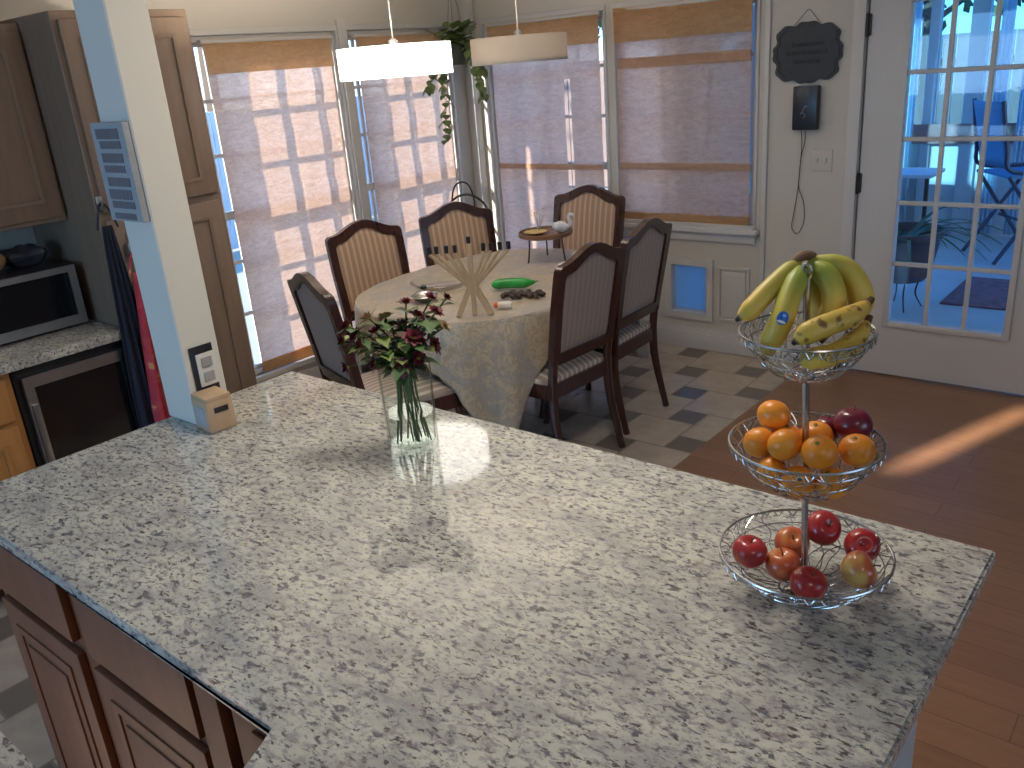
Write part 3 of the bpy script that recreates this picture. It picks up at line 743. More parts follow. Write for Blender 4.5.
def banana(pts, rmax, m, parent, name='banana', neck=True):
    P_ = smooth(pts, 7); n = len(P_); rad = []
    for i in range(n):
        t = i/(n-1); q = min(1, (t+.02)/.26)**.8*min(1, (1.0-t)/.24+.03)**.62
        rad.append(rmax*.92*(.34+.66*q) if t < .5 else rmax*.92*max(.26, q))
    bm = NB(); fr = frames(P_); k5 = 15; rings = []; uvl = bm.loops.layers.uv.new('UVMap')
    for (p, tt, u, v), q in zip(fr, rad):
        rings.append([bm.verts.new(p+(u*math.cos(2*PI*k/k5)+v*math.sin(2*PI*k/k5))*q*(1+.045*math.cos(5*2*PI*k/k5))) for k in range(k5)])
    for i in range(n-1):
        for k in range(k5):
            f = bm.faces.new((rings[i][k], rings[i][(k+1) % k5], rings[i+1][(k+1) % k5], rings[i+1][k]))
            for l_, tv in zip(f.loops, (i, i, i+1, i+1)): l_[uvl].uv = (tv/(n-1), k/k5)
    for ring, tv in ((rings[0][::-1], 0), (rings[-1], 1)):
        f = bm.faces.new(ring)
        for l_ in f.loops: l_[uvl].uv = (tv, 0)
    o = obj(name, bm, m, parent, 60)
    e = P_[-1]; d_ = (P_[-1]-P_[-2]).normalized(); bm = NB(); tube(bm, [e-d_*.002, e+d_*.004], [.0045, .003], 8); obj('banana_tip', bm, M_black, o)
    return o
bunch = thing('banana_bunch', 'bunch of yellow-green bananas hanging over the top basket', 'bananas', (0, 0, 0))
B = dict(
 B1=[(-.2631, -.2906, 1.4792), (-.2719, -.3101, 1.4752), (-.2854, -.3528, 1.4552), (-.2979, -.3858, 1.4334), (-.3102, -.4024, 1.4212)],
 B2=[(-.26, -.2983, 1.4781), (-.256, -.3229, 1.4671), (-.255, -.3506, 1.4469), (-.254, -.376, 1.4201), (-.268, -.382, 1.385), (-.280, -.376, 1.358)],
 B3=[(-.2598, -.2791, 1.4738), (-.2504, -.2734, 1.4547), (-.2425, -.271, 1.4315), (-.2405, -.2687, 1.4043), (-.243, -.268, 1.375)],
 B4=[(-.2561, -.2849, 1.4785), (-.2344, -.2858, 1.4729), (-.2169, -.2904, 1.4559), (-.2083, -.298, 1.4313), (-.2113, -.3063, 1.4056), (-.217, -.313, 1.375)],
 B5=[(-.2572, -.2787, 1.4816), (-.2343, -.2665, 1.4777), (-.2087, -.2579, 1.4703), (-.1881, -.2582, 1.4479), (-.1788, -.2635, 1.4211), (-.1831, -.2722, 1.3966)])
banana(B['B1'], .0165, M_banY, bunch); b2 = banana(B['B2'], .0185, M_banG, bunch); banana(B['B3'], .0165, M_banG, bunch)
banana(B['B4'], .0195, M_banG, bunch); banana(B['B5'], .0205, M_banY, bunch)
bm = NB(); tube(bm, smooth([(-.272, -.302, 1.486), (-.262, -.288, 1.494), (-.25, -.274, 1.492)], 4), [.007, .009, .011, .012, .012, .012, .011, .009, .007], 10, sq=.6)
obj('crown', bm, simple('banana_crown', (.20, .11, .055), .8), bunch)
# oval blue and white sticker wrapped on the front banana
to_cam = (CAM-Vector((-.2545, -.375, 1.421))).normalized(); sc0 = Vector((-.2542, -.3755, 1.4208))
axd = (Vector((-.268, -.382, 1.385))-Vector((-.255, -.3506, 1.4469))).normalized(); sd = axd.cross(to_cam).normalized(); nn = sd.cross(axd)
if nn.dot(to_cam) < 0: nn = -nn
def patch(cu, cv, ru, rv, rr_, m, name):
    bm = NB(); c = None; ring = []
    for q in (0, .34, .67, 1):
        row = []
        for k in range(24):
            a = 2*PI*k/24; u_ = cu+ru*q*math.cos(a); v_ = cv+rv*q*math.sin(a); th = u_/rr_
            row.append(bm.verts.new(sc0+axd*v_+sd*math.sin(th)*rr_+nn*math.cos(th)*rr_))
            if q == 0: break
        ring.append(row)
    for k in range(24): bm.faces.new((ring[0][0], ring[1][k], ring[1][(k+1) % 24]))
    for a_, b_ in ((1, 2), (2, 3)):
        for k in range(24): bm.faces.new((ring[a_][k], ring[b_][k], ring[b_][(k+1) % 24], ring[a_][(k+1) % 24]))
    return obj(name, bm, m, b2)
RS = .0176
patch(0, 0, .0085, .010, RS+.0006, simple('sticker_blue', (.03, .14, .50), .3), 'sticker')
patch(0, .0055, .0062, .0020, RS+.0009, simple('sticker_white', (.8, .8, .82), .3), 'sticker_band')
patch(-.001, -.004, .0025, .0022, RS+.0009, simple('sticker_cyan', (.25, .5, .8), .3), 'sticker_emblem')
B6 = [(-.1640, -.2880, 1.4300), (-.1749, -.325, 1.4213), (-.1929, -.361, 1.4171), (-.2122, -.3868, 1.4085), (-.2243, -.4020, 1.3971)]
B7 = [(-.1640, -.2837, 1.3995), (-.168, -.3238, 1.3822), (-.1825, -.3578, 1.3734), (-.205, -.3826, 1.3705), (-.2232, -.3951, 1.3706)]
for pts, lab in ((B6, 'spotted overripe banana lying on top across the front of the top basket'), (B7, 'brown-speckled banana under the spotted one against the basket wires')):
    r = thing('loose_banana', lab, 'banana', (0, 0, 0), 0, 'loose spotted bananas'); banana(pts, .0175, M_banS, r, 'banana_body')
    p0 = Vector(pts[0]); d_ = (p0-Vector(pts[1])).normalized(); bm = NB(); tube(bm, [p0, p0+d_*.012+Vector((0, 0, .004))], [.0062, .0045], 8); obj('stalk', bm, M_stem, r)

# vase with flowers
VX, VY = -1.248, -.224
vr = thing('glass_vase', 'clear glass vase holding dark red flowers on the counter', 'vase', (VX, VY, H))
bm = NB(); lathe(bm, [(0, .001), (.058, .001), (.062, .005), (.0625, .10), (.0645, .225), (.0625, .225), (.0595, .10), (.056, .022), (0, .018)], 40); obj('vase_body', bm, M_vglass, vr)
bm = NB(); lathe(bm, [(0, .019), (.0555, .023), (.059, .10), (.0, .1005)], 40); obj('water', bm, make_glass('vase_water', (.91, .94, .92), 0), vr)
M_green = simple('leaf_green', (.07, .13, .04), .5); M_green2 = simple('leaf_green_light', (.20, .26, .07), .5); M_petal = simple('dark_red_petal', (.12, .011, .022), .55, vary=.35, nscale=40); M_ycore = simple('yellow_centre', (.55, .42, .08), .7)
M_petal2 = simple('pale_bud_petal', (.36, .25, .13), .6)
def flower(base, topp, size, label, petal, seedv):
    base = Vector(base); topp = Vector(topp); rn = random.Random(seedv)
    o = thing('cut_flower', label, 'flower', base, 0, 'cut flowers in the glass vase'); T = topp-base
    mid = Vector((T.x*.25, T.y*.25, .21)); pts = smooth([(0, 0, 0), mid*.5, mid, T], 5)
    bm = NB(); tube(bm, pts, .0021, 6); obj('stem', bm, M_green, o)
    d_ = (T-mid).normalized(); q = d_.to_track_quat('Z', 'Y').to_matrix().to_4x4()
    bm = NB()
    for ringi, (np_, tilt, L) in enumerate(((9, 1.15, 1.0), (8, .75, .85), (6, .35, .6))):
        for k in range(np_):
            a = 2*PI*k/np_+ringi*.4+rn.uniform(-.12, .12); L_ = size*L*rn.uniform(.85, 1.1)
            di = Vector((math.cos(a)*math.sin(tilt), math.sin(a)*math.sin(tilt), math.cos(tilt))); sd_ = Vector((-math.sin(a), math.cos(a), 0))
            g = []
            for j in range(5):
                t = j/4; wd = L_*.26*math.sin(PI*(.12+.80*t)); c = di*L_*t+Vector((0, 0, -.25*L_*t*t*math.sin(tilt)))
                g.append([bm.verts.new(T+q@(c+sd_*wd*s_+Vector((0, 0, .12*wd*abs(s_))))) for s_ in (-1, 0, 1)])
            for j in range(4):
                for s_ in (0, 1): bm.faces.new((g[j][s_], g[j+1][s_], g[j+1][s_+1], g[j][s_+1]))
    obj('bloom', bm, petal, o)
    bm = NB(); sphere(bm, T+d_*size*.12, size*.22, 1, 1, .7, 10, 6); obj('flower_centre', bm, M_ycore, o)
    # leaves
    for k in range(9):
        t = rn.uniform(.58, .97); p = pts[min(len(pts)-2, int(t*len(pts)))]; a = rn.uniform(0, 2*PI); L_ = rn.uniform(.04, .07)
        di = Vector((math.cos(a), math.sin(a), rn.uniform(-.1, .7))).normalized(); sd_ = di.cross(Vector((0, 0, 1))).normalized(); g = []
        bm = NB()
        for j in range(6):
            tt = j/5; wd = L_*.27*math.sin(PI*min(1, .05+.95*tt))*(1+.25*math.sin(j*3)); c = p+di*L_*tt+Vector((0, 0, -.35*L_*tt*tt))
            g.append([bm.verts.new(c+sd_*wd*s_+Vector((0, 0, .2*wd*abs(s_)))) for s_ in (-1, 0, 1)])
        for j in range(5):
            for s_ in (0, 1): bm.faces.new((g[j][s_], g[j+1][s_], g[j+1][s_+1], g[j][s_+1]))
        obj('leaf', bm, M_green if k % 3 else M_green2, o)
# blooms: offset along camera-right (a), height z, depth offset (b)
rgt = Vector((.755, .656, 0)); dpt = Vector((-.656, .755, 0))
fl = [(-.115, 1.245, 0, .026, 'dark red flower reaching highest at the left of the vase'), (-.135, 1.205, .02, .024, 'dark red flower at the far left, under the highest left bloom'),
      (-.085, 1.205, -.03, .026, 'dark red flower left of the foliage facing the counter'), (-.070, 1.255, .02, .024, 'dark red flower top left, beside the pale buds'),
      (-.130, 1.150, -.01, .022, 'drooping dark red flower lowest on the left'), (-.035, 1.245, .05, .02, 'pale bud standing at the back of the bouquet'),
      (.020, 1.280, .03, .022, 'dark red flower at the top centre of the bouquet'), (.045, 1.255, .0, .024, 'dark red flower right of the top centre one'),
      (.035, 1.215, -.04, .027, 'large dark red flower facing forward right of centre'), (.080, 1.290, .02, .020, 'dark red flower reaching up to the right'),
      (.115, 1.285, .03, .019, 'small dark red flower at the far upper right tip'), (.105, 1.225, .0, .018, 'small browned flower at the right over the tablecloth'),
      (.075, 1.190, -.02, .024, 'dark red flower hanging low on the right side'), (.000, 1.155, -.06, .024, 'dark red flower at the front over the vase rim'),
      (-.100, 1.225, -.02, .024, 'dark red flower squeezed between the two leftmost blooms'), (-.055, 1.225, .0, .022, 'dark red flower above the foliage left of centre'),
      (.010, 1.235, .01, .022, 'dark red flower half hidden in the centre of the bouquet'), (.060, 1.235, .03, .022, 'dark red flower behind the large forward-facing one'),
      (-.060, 1.165, -.04, .021, 'small dark red flower low at the left front of the vase'), (.090, 1.265, -.01, .019, 'small dark red flower below the upper right tip'), (.04, 1.17, -.05, .020, 'yellow-centred dark flower low at the right front over the rim')]
for i, (a, z, d_, s_, lab) in enumerate(fl):
    top = Vector((VX, VY, 0))+rgt*a+dpt*d_; ang = i*2.4; br = .030
    s_ *= 1.3; flower((VX-rgt.x*a*.28+.018*math.cos(ang), VY-rgt.y*a*.28+.018*math.sin(ang), H+.024), (top.x, top.y, z), s_, lab, M_petal2 if 'pale' in lab or 'browned' in lab else M_petal, i)

# ------------------------------------------------------------ dining table, cloth, chairs
TX, TY, TA, TB = -2.60, 1.69, .585, .73
def sup(a, A, B_, n=2.6):
    c, s_ = math.cos(a), math.sin(a); return (abs(c/A)**n+abs(s_/B_)**n)**(-1/n)
r = thing('dining_table', 'oval dark wooden dining table hidden under the beige cloth', 'table', (TX, TY, 0))
pol = [(sup(2*PI*k/64, TA, TB)*math.cos(2*PI*k/64), sup(2*PI*k/64, TA, TB)*math.sin(2*PI*k/64)) for k in range(64)]
bm = NB(); prism(bm, pol, .725, .758, lambda a, b_, d: (a, b_, d)); obj('tabletop', bm, M_dark, r)
for sx_ in (-1, 1):
    for sy_ in (-1, 1):
        bm = NB(); lathe(bm, [(0, 0), (.028, 0), (.03, .05), (.026, .1), (.036, .4), (.03, .55), (.042, .62), (.042, .725), (0, .725)], 16, (sx_*.34, sy_*.48, 0)); obj('leg', bm, M_dark, r)
t = NT('damask_cloth'); v = t.coords()
f1 = t.noise(v, 7, 2, .5, 1.5); f2 = t.noise(v, 26, 3, .6, 1.2)
c = t.ramp(f2, [(.42, (.40, .32, .21)), (.5, (.54, .44, .30)), (.6, (.38, .32, .24))]); c = t.mix(t.ramp(f1, [(.5, (0, 0, 0)), (.56, (.6, .6, .6))]), c, (.31, .30, .28))
t.bsdf(c, .42, 0, t.noise(v, 60, 3), .2, .003, Sheen_Weight=.4); M_cloth = t.m
bm = NB(); NA = 180; rows = []
cv = bm.verts.new((0, 0, .763))
CXh, CYh = .74, .93
for j, q in enumerate((.3, .6, .85, .97, 1.0)):
    rows.append([bm.verts.new((sup(2*PI*k/NA, TA, TB)*q*math.cos(2*PI*k/NA), sup(2*PI*k/NA, TA, TB)*q*math.sin(2*PI*k/NA), .763+.0012*math.sin(k*.7+j))) for k in range(NA)])
NH = 16
for j in range(1, NH+1):
    row = []
    for k in range(NA):
        a = 2*PI*k/NA; c_, s_ = math.cos(a), math.sin(a); R0 = sup(a, TA, TB)
        Lr = min(CXh/abs(c_) if abs(c_) > 1e-6 else 9, CYh/abs(s_) if abs(s_) > 1e-6 else 9)-R0
        cor = min(1.0, max(0, (Lr-.25)/.25))
        Lh = .15+max(0, Lr-.19)*1.9; Lh = min(Lh, .52)
        if c_ > 0 and s_ < 0: Lh *= 1.0
        tt = j/NH; fold = (.008+.07*cor*tt)*math.sin(a*22+2*cor)+.006*math.sin(a*61)*tt
        R1 = R0+.007+.012*min(1, tt*4)+fold*tt**.6+.01*tt
        row.append(bm.verts.new((R1*c_, R1*s_, .763-.006*min(1, tt*6)-Lh*tt)))
    rows.append(row)
for k in range(NA): bm.faces.new((cv, rows[0][k], rows[0][(k+1) % NA]))
for a_, b_ in zip(rows, rows[1:]):
    for k in range(NA): bm.faces.new((a_[k], b_[k], b_[(k+1) % NA], a_[(k+1) % NA]))
o = obj('tablecloth', bm, M_cloth, None, 60); o.location = (TX, TY, 0); md = o.modifiers.new('solid', 'SOLIDIFY'); md.thickness = .0025; md.offset = -1
tag(o, 'beige damask tablecloth draped over the oval dining table', 'tablecloth')

def make_chair(loc, rz, label):
    r = thing('dining_chair', label, 'chair', loc, rz, 'dining chairs around the table')
    def ylean(z): return -.205-.105*max(0, (z-.45)/.6)**1.15
    top, sh = 1.05, .99
    def outline(inset, zb):
        pts = []; W0, W1 = .214-inset, .224-inset
        pts.append((-W0, zb)); pts.append((-W0-.003, .65)); pts.append((-W1, .80)); pts.append((-W1, .94-inset*.6))
        s_ = sh-inset
        for k in range(1, 6):
            a = PI-k*PI/2/6; pts.append((-W1+.03+.03*math.cos(a), s_-.03+.03*math.sin(a)))
        for k in range(13):
            u = -1+2*k/12; x = u*(W1-.04); pts.append((x, s_+(top-sh)*(math.cos(u*PI)*.5+.5)**.8))
        for k in range(5, 0, -1):
            a = k*PI/2/6; pts.append((W1-.03+.03*math.cos(a), s_-.03+.03*math.sin(a)))
        pts += [(W1, .94-inset*.6), (W1, .80), (W0+.003, .65), (W0, zb)]
        n0 = 8
        for k in range(1, n0): pts.append((W0-2*W0*k/n0, zb))
        return pts
    bm = NB(); prism(bm, outline(0, .535), -.017, .019, lambda a, b_, d: (a, ylean(b_)+d, b_), hole=outline(.042, .585)); 
    bmesh.ops.bevel(bm, geom=[e for e in bm.edges if len(e.link_faces) == 2 and e.calc_face_angle(0) > 1.2 and abs(e.verts[0].co.z-e.verts[1].co.z)+abs(e.verts[0].co.x-e.verts[1].co.x) > .02], offset=.004, segments=2, affect='EDGES')
    obj('back_frame', bm, M_dark, r, 40)
    # padded panel: grid inside the frame, striped in front and plain behind
    bm = NB(); nx, nz = 16, 22; W = .184
    def grid(side):
        g = []
        for i in range(nx+1):
            u = -1+2*i/nx; row = []
            ztop = sh-.040+(top-sh)*(math.cos(max(-1, min(1, u*1.0))*PI)*.5+.5)**.8; zb = .583
            for j in range(nz+1):
                t_ = j/nz; z = zb+(ztop-zb)*t_; puff = (1-u**6)*(1-(2*t_-1)**6)
                row.append(bm.verts.new((u*W, ylean(z)+side*(.004+.014*puff), z)))
            g.append(row)
        for i in range(nx):
            for j in range(nz): bm.faces.new((g[i][j], g[i+1][j], g[i+1][j+1], g[i][j+1]))
        return bm
    grid(1); obj('backrest', bm, M_strip, r); bm = NB(); grid(-.7); obj('backrest_rear', bm, M_backf, r, label='dull fabric on the rear of the backrest')
    # seat
    bm = NB(); g = []; nx, ny = 18, 18
    def wdt(v): return .215+.035*v
    for i in range(nx+1):
        u = -1+2*i/nx; row = []
        for j in range(ny+1):
            v = j/ny; p_ = (1-abs(u)**4)*(1-abs(2*v-1)**4); cx = u*wdt(v)*(1-.03*(2*v-1)**6)
            row.append(bm.verts.new((cx, -.20+.43*v+.02*(1-u*u)*v, .462+.045*p_)))
        g.append(row)
    for i in range(nx):
        for j in range(ny): bm.faces.new((g[i][j], g[i+1][j], g[i+1][j+1], g[i][j+1]))
    edge = [g[i][0] for i in range(nx+1)]+[g[nx][j] for j in range(1, ny+1)]+[g[i][ny] for i in range(nx-1, -1, -1)]+[g[0][j] for j in range(ny-1, 0, -1)]
    low = [bm.verts.new((v.co.x, v.co.y, .44)) for v in edge]; n_ = len(edge)
    for k in range(n_): bm.faces.new((edge[k], low[k], low[(k+1) % n_], edge[(k+1) % n_]))
    bm.faces.new(low); obj('seat_cushion', bm, M_seatf, r, 60)
    bm = NB(); po = [(-.222, -.215), (.222, -.215), (.255, .24), (.1, .258), (-.1, .258), (-.255, .24)]; pi_ = [(-.19, -.18), (.19, -.18), (.215, .2), (.09, .215), (-.09, .215), (-.215, .2)]
    prism(bm, po, .375, .442, lambda a, b_, d: (a, b_, d), hole=pi_); obj('seat_rail', bm, M_dark, r)
    for s_ in (-1, 1):
        bm = NB(); pts = smooth([(s_*.225, .225, .40), (s_*.232, .235, .30), (s_*.226, .228, .12), (s_*.232, .24, .0)], 4); tube(bm, pts, [.026]*4+[.024, .022, .020, .018, .016, .015, .016, .018, .02], 10, sq=.95); obj('leg', bm, M_dark, r)
        bm = NB(); pts = smooth([(s_*.195, ylean(.56), .56), (s_*.198, -.205, .42), (s_*.203, -.215, .25), (s_*.21, -.27, .0)], 4)
        tube(bm, pts, [.021, .021, .021, .021, .022, .022, .022, .021, .02, .019, .018, .017, .017], 8); obj('leg', bm, M_dark, r)
    return r
c0 = make_chair((-2.165, 1.49, 0), math.radians(86), 'dining chair at the right of the table nearest the counter, plain back to camera')
def ch(x, y, deg, lab): return dup(c0, (x, y, 0), math.radians(deg), lab)
ch(-2.22, 2.02, 92, 'dining chair on the right side of the table, nearer the pet door')
ch(-2.84, 2.60, 183, 'dining chair at the far head of the table behind the wooden tray').scale = (1.1, 1, 1)
ch(-3.157, 1.48, -106, 'dining chair left of the table in front of the first window')
ch(-3.06, 2.03, -119, 'dining chair at the far left corner of the table by the iron rack')
ch(-2.60, .877, -17, 'dining chair at the near head of the table, behind the counter edge, plain back')

# table objects
Z0 = .767
M_birch = wood('birch_wood', (.46, .31, .17), (.58, .41, .24), .5)
r = thing('candelabrum', 'pale wooden nine-branch candelabrum with black cups on the table', 'candelabrum', (-2.275, 1.145, Z0), math.radians(38)); r.scale = (.94, 1, 1.2)
for s_ in (-1, 1):
    bm = NB(); prism(bm, [(0, .10), (s_*.06, .0), (s_*.09, .0), (s_*.012, .13)], -.012, .012, lambda a, b_, d: (a, d, b_)); obj('foot', bm, M_birch, r)
bm = NB(); box(bm, -.011, .011, -.013, .013, .0, .265, .002); obj('centre_post', bm, M_birch, r)
slots = [-.185, -.15, -.105, -.065, .065, .1, .14, .18]
for i, s_ in enumerate(slots):
    q = .105+.0; bm = NB(); x = s_; e = 0.235; base = .245-abs(s_)*.95
    tube(bm, [(0.004*(1 if s_ > 0 else -1), 0, .10+.02*(1-abs(s_)/.185)), (s_, 0, e)], [.010, .0075], 6); obj('branch', bm, M_birch, r)
for s_ in slots+[0]:
    z = .235 if s_ else .262; bm = NB(); lathe(bm, [(0, 0), (.009, 0), (.0105, .026), (.008, .026), (.007, .006), (0, .006)], 14, (s_, 0, z)); obj('candle_cup', bm, M_black, r)

M_dish = make_glass('dish_glass', (.93, .94, .92), .15, .6)
def lathe_thing(name, prof, loc, m, label, cat, n=40, group=None):
    o = obj(name, lathe(NB(), prof, n), m); o.location = loc; tag(o, label, cat, group); return o
lathe_thing('glass_platter', [(0, .003), (.10, .003), (.12, .012), (.15, .036), (.156, .040), (.152, .044), (.12, .020), (.10, .010), (0, .010)], (-2.76, 1.44, Z0), M_dish, 'clear cut-glass platter left of the candelabrum on the cloth', 'platter')
r = thing('candy_dish', 'small silver dish with a dark knob, nearest the flowers on the table', 'dish', (-2.66, 1.22, Z0))
obj('bowl', lathe(NB(), [(0, .001), (.03, .001), (.05, .012), (.065, .03), (.062, .032), (.045, .016), (0, .006)], 32), M_chrome, r)
obj('dish_lid', lathe(NB(), [(.06, .032), (.04, .046), (.015, .052), (0, .053)], 32), M_dish, r)
bm = NB(); sphere(bm, (0, 0, .066), .016, 1, 1, .8, 14, 8); obj('knob', bm, M_black, r)
r = thing('cucumber', 'bright green wrapped cucumber lying behind the dark dates', 'cucumber', (-2.40, 1.56, Z0+.026), math.radians(35))
bm = NB(); tube(bm, smooth([(-.10, 0, 0), (-.05, .004, .004), (0, .0, .006), (.06, -.004, .004), (.11, .0, .006)], 5), [.006, .015, .021, .024, .025]+[.025]*11+[.021, .017, .013, .010, .005], 14); obj('cucumber_body', bm, simple('green_skin', (.02, .30, .05), .3, vary=.35, nscale=25), r)
bm = NB(); tube(bm, [(.108, 0, .006), (.125, .002, .008)], .004, 7); obj('stem', bm, M_green2, r)
dr = random.Random(5)
M_date = simple('dark_dates', (.035, .018, .016), .4, vary=.4, nscale=50)
proto = None
for k in range(14):
    x = -2.315+.085*math.cos(k*2.4)*math.sqrt(k/14)+.0; y = 1.475+.075*math.sin(k*2.4)*math.sqrt(k/14)
    x, y = -2.26+(k % 5-2)*.037+dr.uniform(-.006, .006), 1.475+(k//5-1)*.034+(k % 5-2)*.018+dr.uniform(-.005, .005)
    if proto is None:
        bm = NB(); sphere(bm, (0, 0, 0), .015, 1.35, .9, .85, 14, 9)
        for v in bm.verts: v.co *= 1+.05*math.sin(v.co.x*500)
        proto = obj('date_fruit', bm, M_date); o = proto
    else: o = proto.copy(); COL.objects.link(o)
    o.location = (x, y, Z0+.0135); o.rotation_euler = (0, 0, dr.uniform(0, 3)); tag(o, 'dark brown date in the heap beside the green cucumber', 'date', 'dates heaped on the tablecloth')
r = thing('salt_shaker', 'small white bottle with orange-red cap lying before the dark dates', 'bottle', (-2.215, 1.285, Z0+.016), math.radians(30))
bm = NB(); tube(bm, [(-.035, 0, 0), (-.03, 0, 0), (.02, 0, 0), (.028, 0, 0)], [.012, .016, .016, .011], 16); obj('bottle_body', bm, simple('white_plastic', (.72, .68, .62), .35), r)
bm = NB(); tube(bm, [(-.052, 0, 0), (-.036, 0, 0)], .0125, 16); obj('bottle_cap', bm, simple('orange_red', (.70, .13, .04), .4), r)
# wooden pedestal tray
r = thing('pedestal_tray', 'oval brown wooden tray on thin legs at the far end of the table', 'tray', (-2.62, 2.13, Z0))
bm = NB(); lathe(bm, [(0, .135), (.135, .135), (.145, .14), (.148, .16), (.142, .163), (.136, .148), (0, .146)], 40); obj('tray_top', bm, wood('walnut', (.16, .075, .04), (.22, .11, .06), .4), r)
for k in range(3):
    a = PI*2*k/3+2.2; bm = NB(); tube(bm, smooth([(.10*math.cos(a), .10*math.sin(a), .136), (.105*math.cos(a), .105*math.sin(a), .07), (.115*math.cos(a), .115*math.sin(a), .003)], 4), .0045, 8); obj('leg', bm, M_steelD, r)
lathe_thing('yellow_saucer', [(0, .002), (.035, .002), (.06, .012), (.062, .015), (.035, .007), (0, .006)], (-2.665, 2.10, Z0+.147), simple('yellow_glaze', (.62, .47, .14), .35), 'yellow saucer on the wooden tray', 'saucer')
r = thing('wire_ornament', 'spray of thin glittering wires standing on the wooden tray', 'ornament', (-2.68, 2.15, Z0+.147))
for k in range(12):
    a = k*2.4; l_ = .06+.012*(k % 4); bm = NB(); tube(bm, smooth([(0, 0, .001), (.012*math.cos(a), .012*math.sin(a), l_*.6), (.035*math.cos(a), .035*math.sin(a), l_+.03)], 4), .0009, 5); sphere(bm, (.035*math.cos(a), .035*math.sin(a), l_+.03), .003, u=6, v=4); obj('wire', bm, M_chrome, r)
M_swan = make_glass('milky_glass', (.75, .76, .78), 1.2, .4)
M_swan = simple('milky_white_glass', (.62, .62, .64), .15)
def swan(loc, rz, sc_, label):
    r = thing('glass_swan', label, 'figurine', loc, rz, 'white swan figurines')
    bm = NB(); sphere(bm, (0, 0, .028*sc_), .034*sc_, 1.35, .85, .8, 22, 12)
    for v in bm.verts:
        if v.co.x < -.02*sc_: v.co.z += (-.02*sc_-v.co.x)*.9
        v.co.z = max(v.co.z, .001)
    obj('swan_body', bm, M_swan, r)
    bm = NB(); tube(bm, smooth([(.034*sc_, 0, .03*sc_), (.052*sc_, 0, .05*sc_), (.040*sc_, 0, .078*sc_), (.045*sc_, 0, .098*sc_), (.064*sc_, 0, .094*sc_), (.074*sc_, 0, .084*sc_)], 4), [.012*sc_]*6+[.009*sc_]*4+[.007*sc_]*4+[.009*sc_]*3+[.008*sc_, .005*sc_, .003*sc_, .002*sc_], 9); obj('swan_neck', bm, M_swan, r)
    for s_ in (-1, 1):
        bm = NB(); sphere(bm, (-.01*sc_, s_*.026*sc_, .038*sc_), .03*sc_, 1.2, .28, .7, 14, 8); obj('swan_wing', bm, M_swan, r)
swan((-2.545, 2.175, Z0+.147), math.radians(25), 1.0, 'white glass swan standing on the wooden tray')
swan((-2.34, 1.93, Z0), math.radians(60), .95, 'white glass swan on the cloth behind the near right chair')

# ------------------------------------------------------------ pendants
M_drumG = simple('pendant_fabric_grey', (.42, .40, .38), .6, vary=.04)
def pendant(x, y, z, lit, label):
    r = thing('pendant_lamp', label, 'lamp', (x, y, z), 0, 'drum pendants over the table'); R_ = .24; h = .062
    if lit: m = emis('lit_drum_fabric', (1.0, .95, .88), 4.5)
    else:
        t = NT('unlit_drum_fabric'); d_ = t.n('ShaderNodeBsdfDiffuse'); tl = t.n('ShaderNodeBsdfTranslucent'); d_.inputs[0].default_value = (.50, .47, .44, 1); tl.inputs[0].default_value = (.62, .57, .52, 1)
        mx = t.n('ShaderNodeMixShader'); mx.inputs[0].default_value = .35; t.l(d_.outputs[0], mx.inputs[1]); t.l(tl.outputs[0], mx.inputs[2]); t.l(mx.outputs[0], t.out.inputs[0]); m = t.m
    bm = NB(); lathe(bm, [(R_, -h), (R_, h), (R_-.003, h), (R_-.003, -h), (R_, -h)], 72); obj('lamp_shade', bm, m, r)
    bm = NB(); lathe(bm, [(0, -h+.012), (R_-.006, -h+.012), (R_-.006, -h+.015), (0, -h+.015)], 60)
    obj('diffuser', bm, emis('lit_diffuser', (1.0, .93, .84), 5.0) if lit else m, r)
    light('pendant_light', 'POINT', (x, y, z+.01), (0, 0, 0), 72 if lit else 6, (1.0, .84, .66), shadow_soft_size=.05)
    bm = NB(); 
    for k in range(3):
        a = 2*PI*k/3; tube(bm, [(0, 0, h-.004), ((R_-.004)*math.cos(a), (R_-.004)*math.sin(a), h-.004)], .003, 6)
    lathe(bm, [(0, h-.02), (.02, h-.02), (.02, h+.02), (.006, h+.03), (0, h+.03)], 16); obj('spider', bm, M_steel, r)
    bm = NB(); tube(bm, [(0, 0, h+.02), (0, 0, ZC-z-.02)], .003, 6); obj('cord', bm, simple('pale_cord', (.5, .48, .46), .6), r)
    obj('ceiling_canopy', lathe(NB(), [(0, ZC-z), (.06, ZC-z), (.055, ZC-z-.02), (.01, ZC-z-.03), (0, ZC-z-.03)], 24), M_steel, r)
    bm = NB(); sphere(bm, (-.08, .0, 0), .024, 1, 1, 1.1, 12, 8); obj('light_bulb', bm, emis('bulb_glow', (1, .85, .6), 30 if lit else 14), r)
pendant(-2.62, 1.17, 1.834, True, 'glowing white drum pendant hanging nearest over the table')
pendant(-2.66, 2.06, 1.849, False, 'grey unlit-looking drum pendant hanging behind the glowing one')

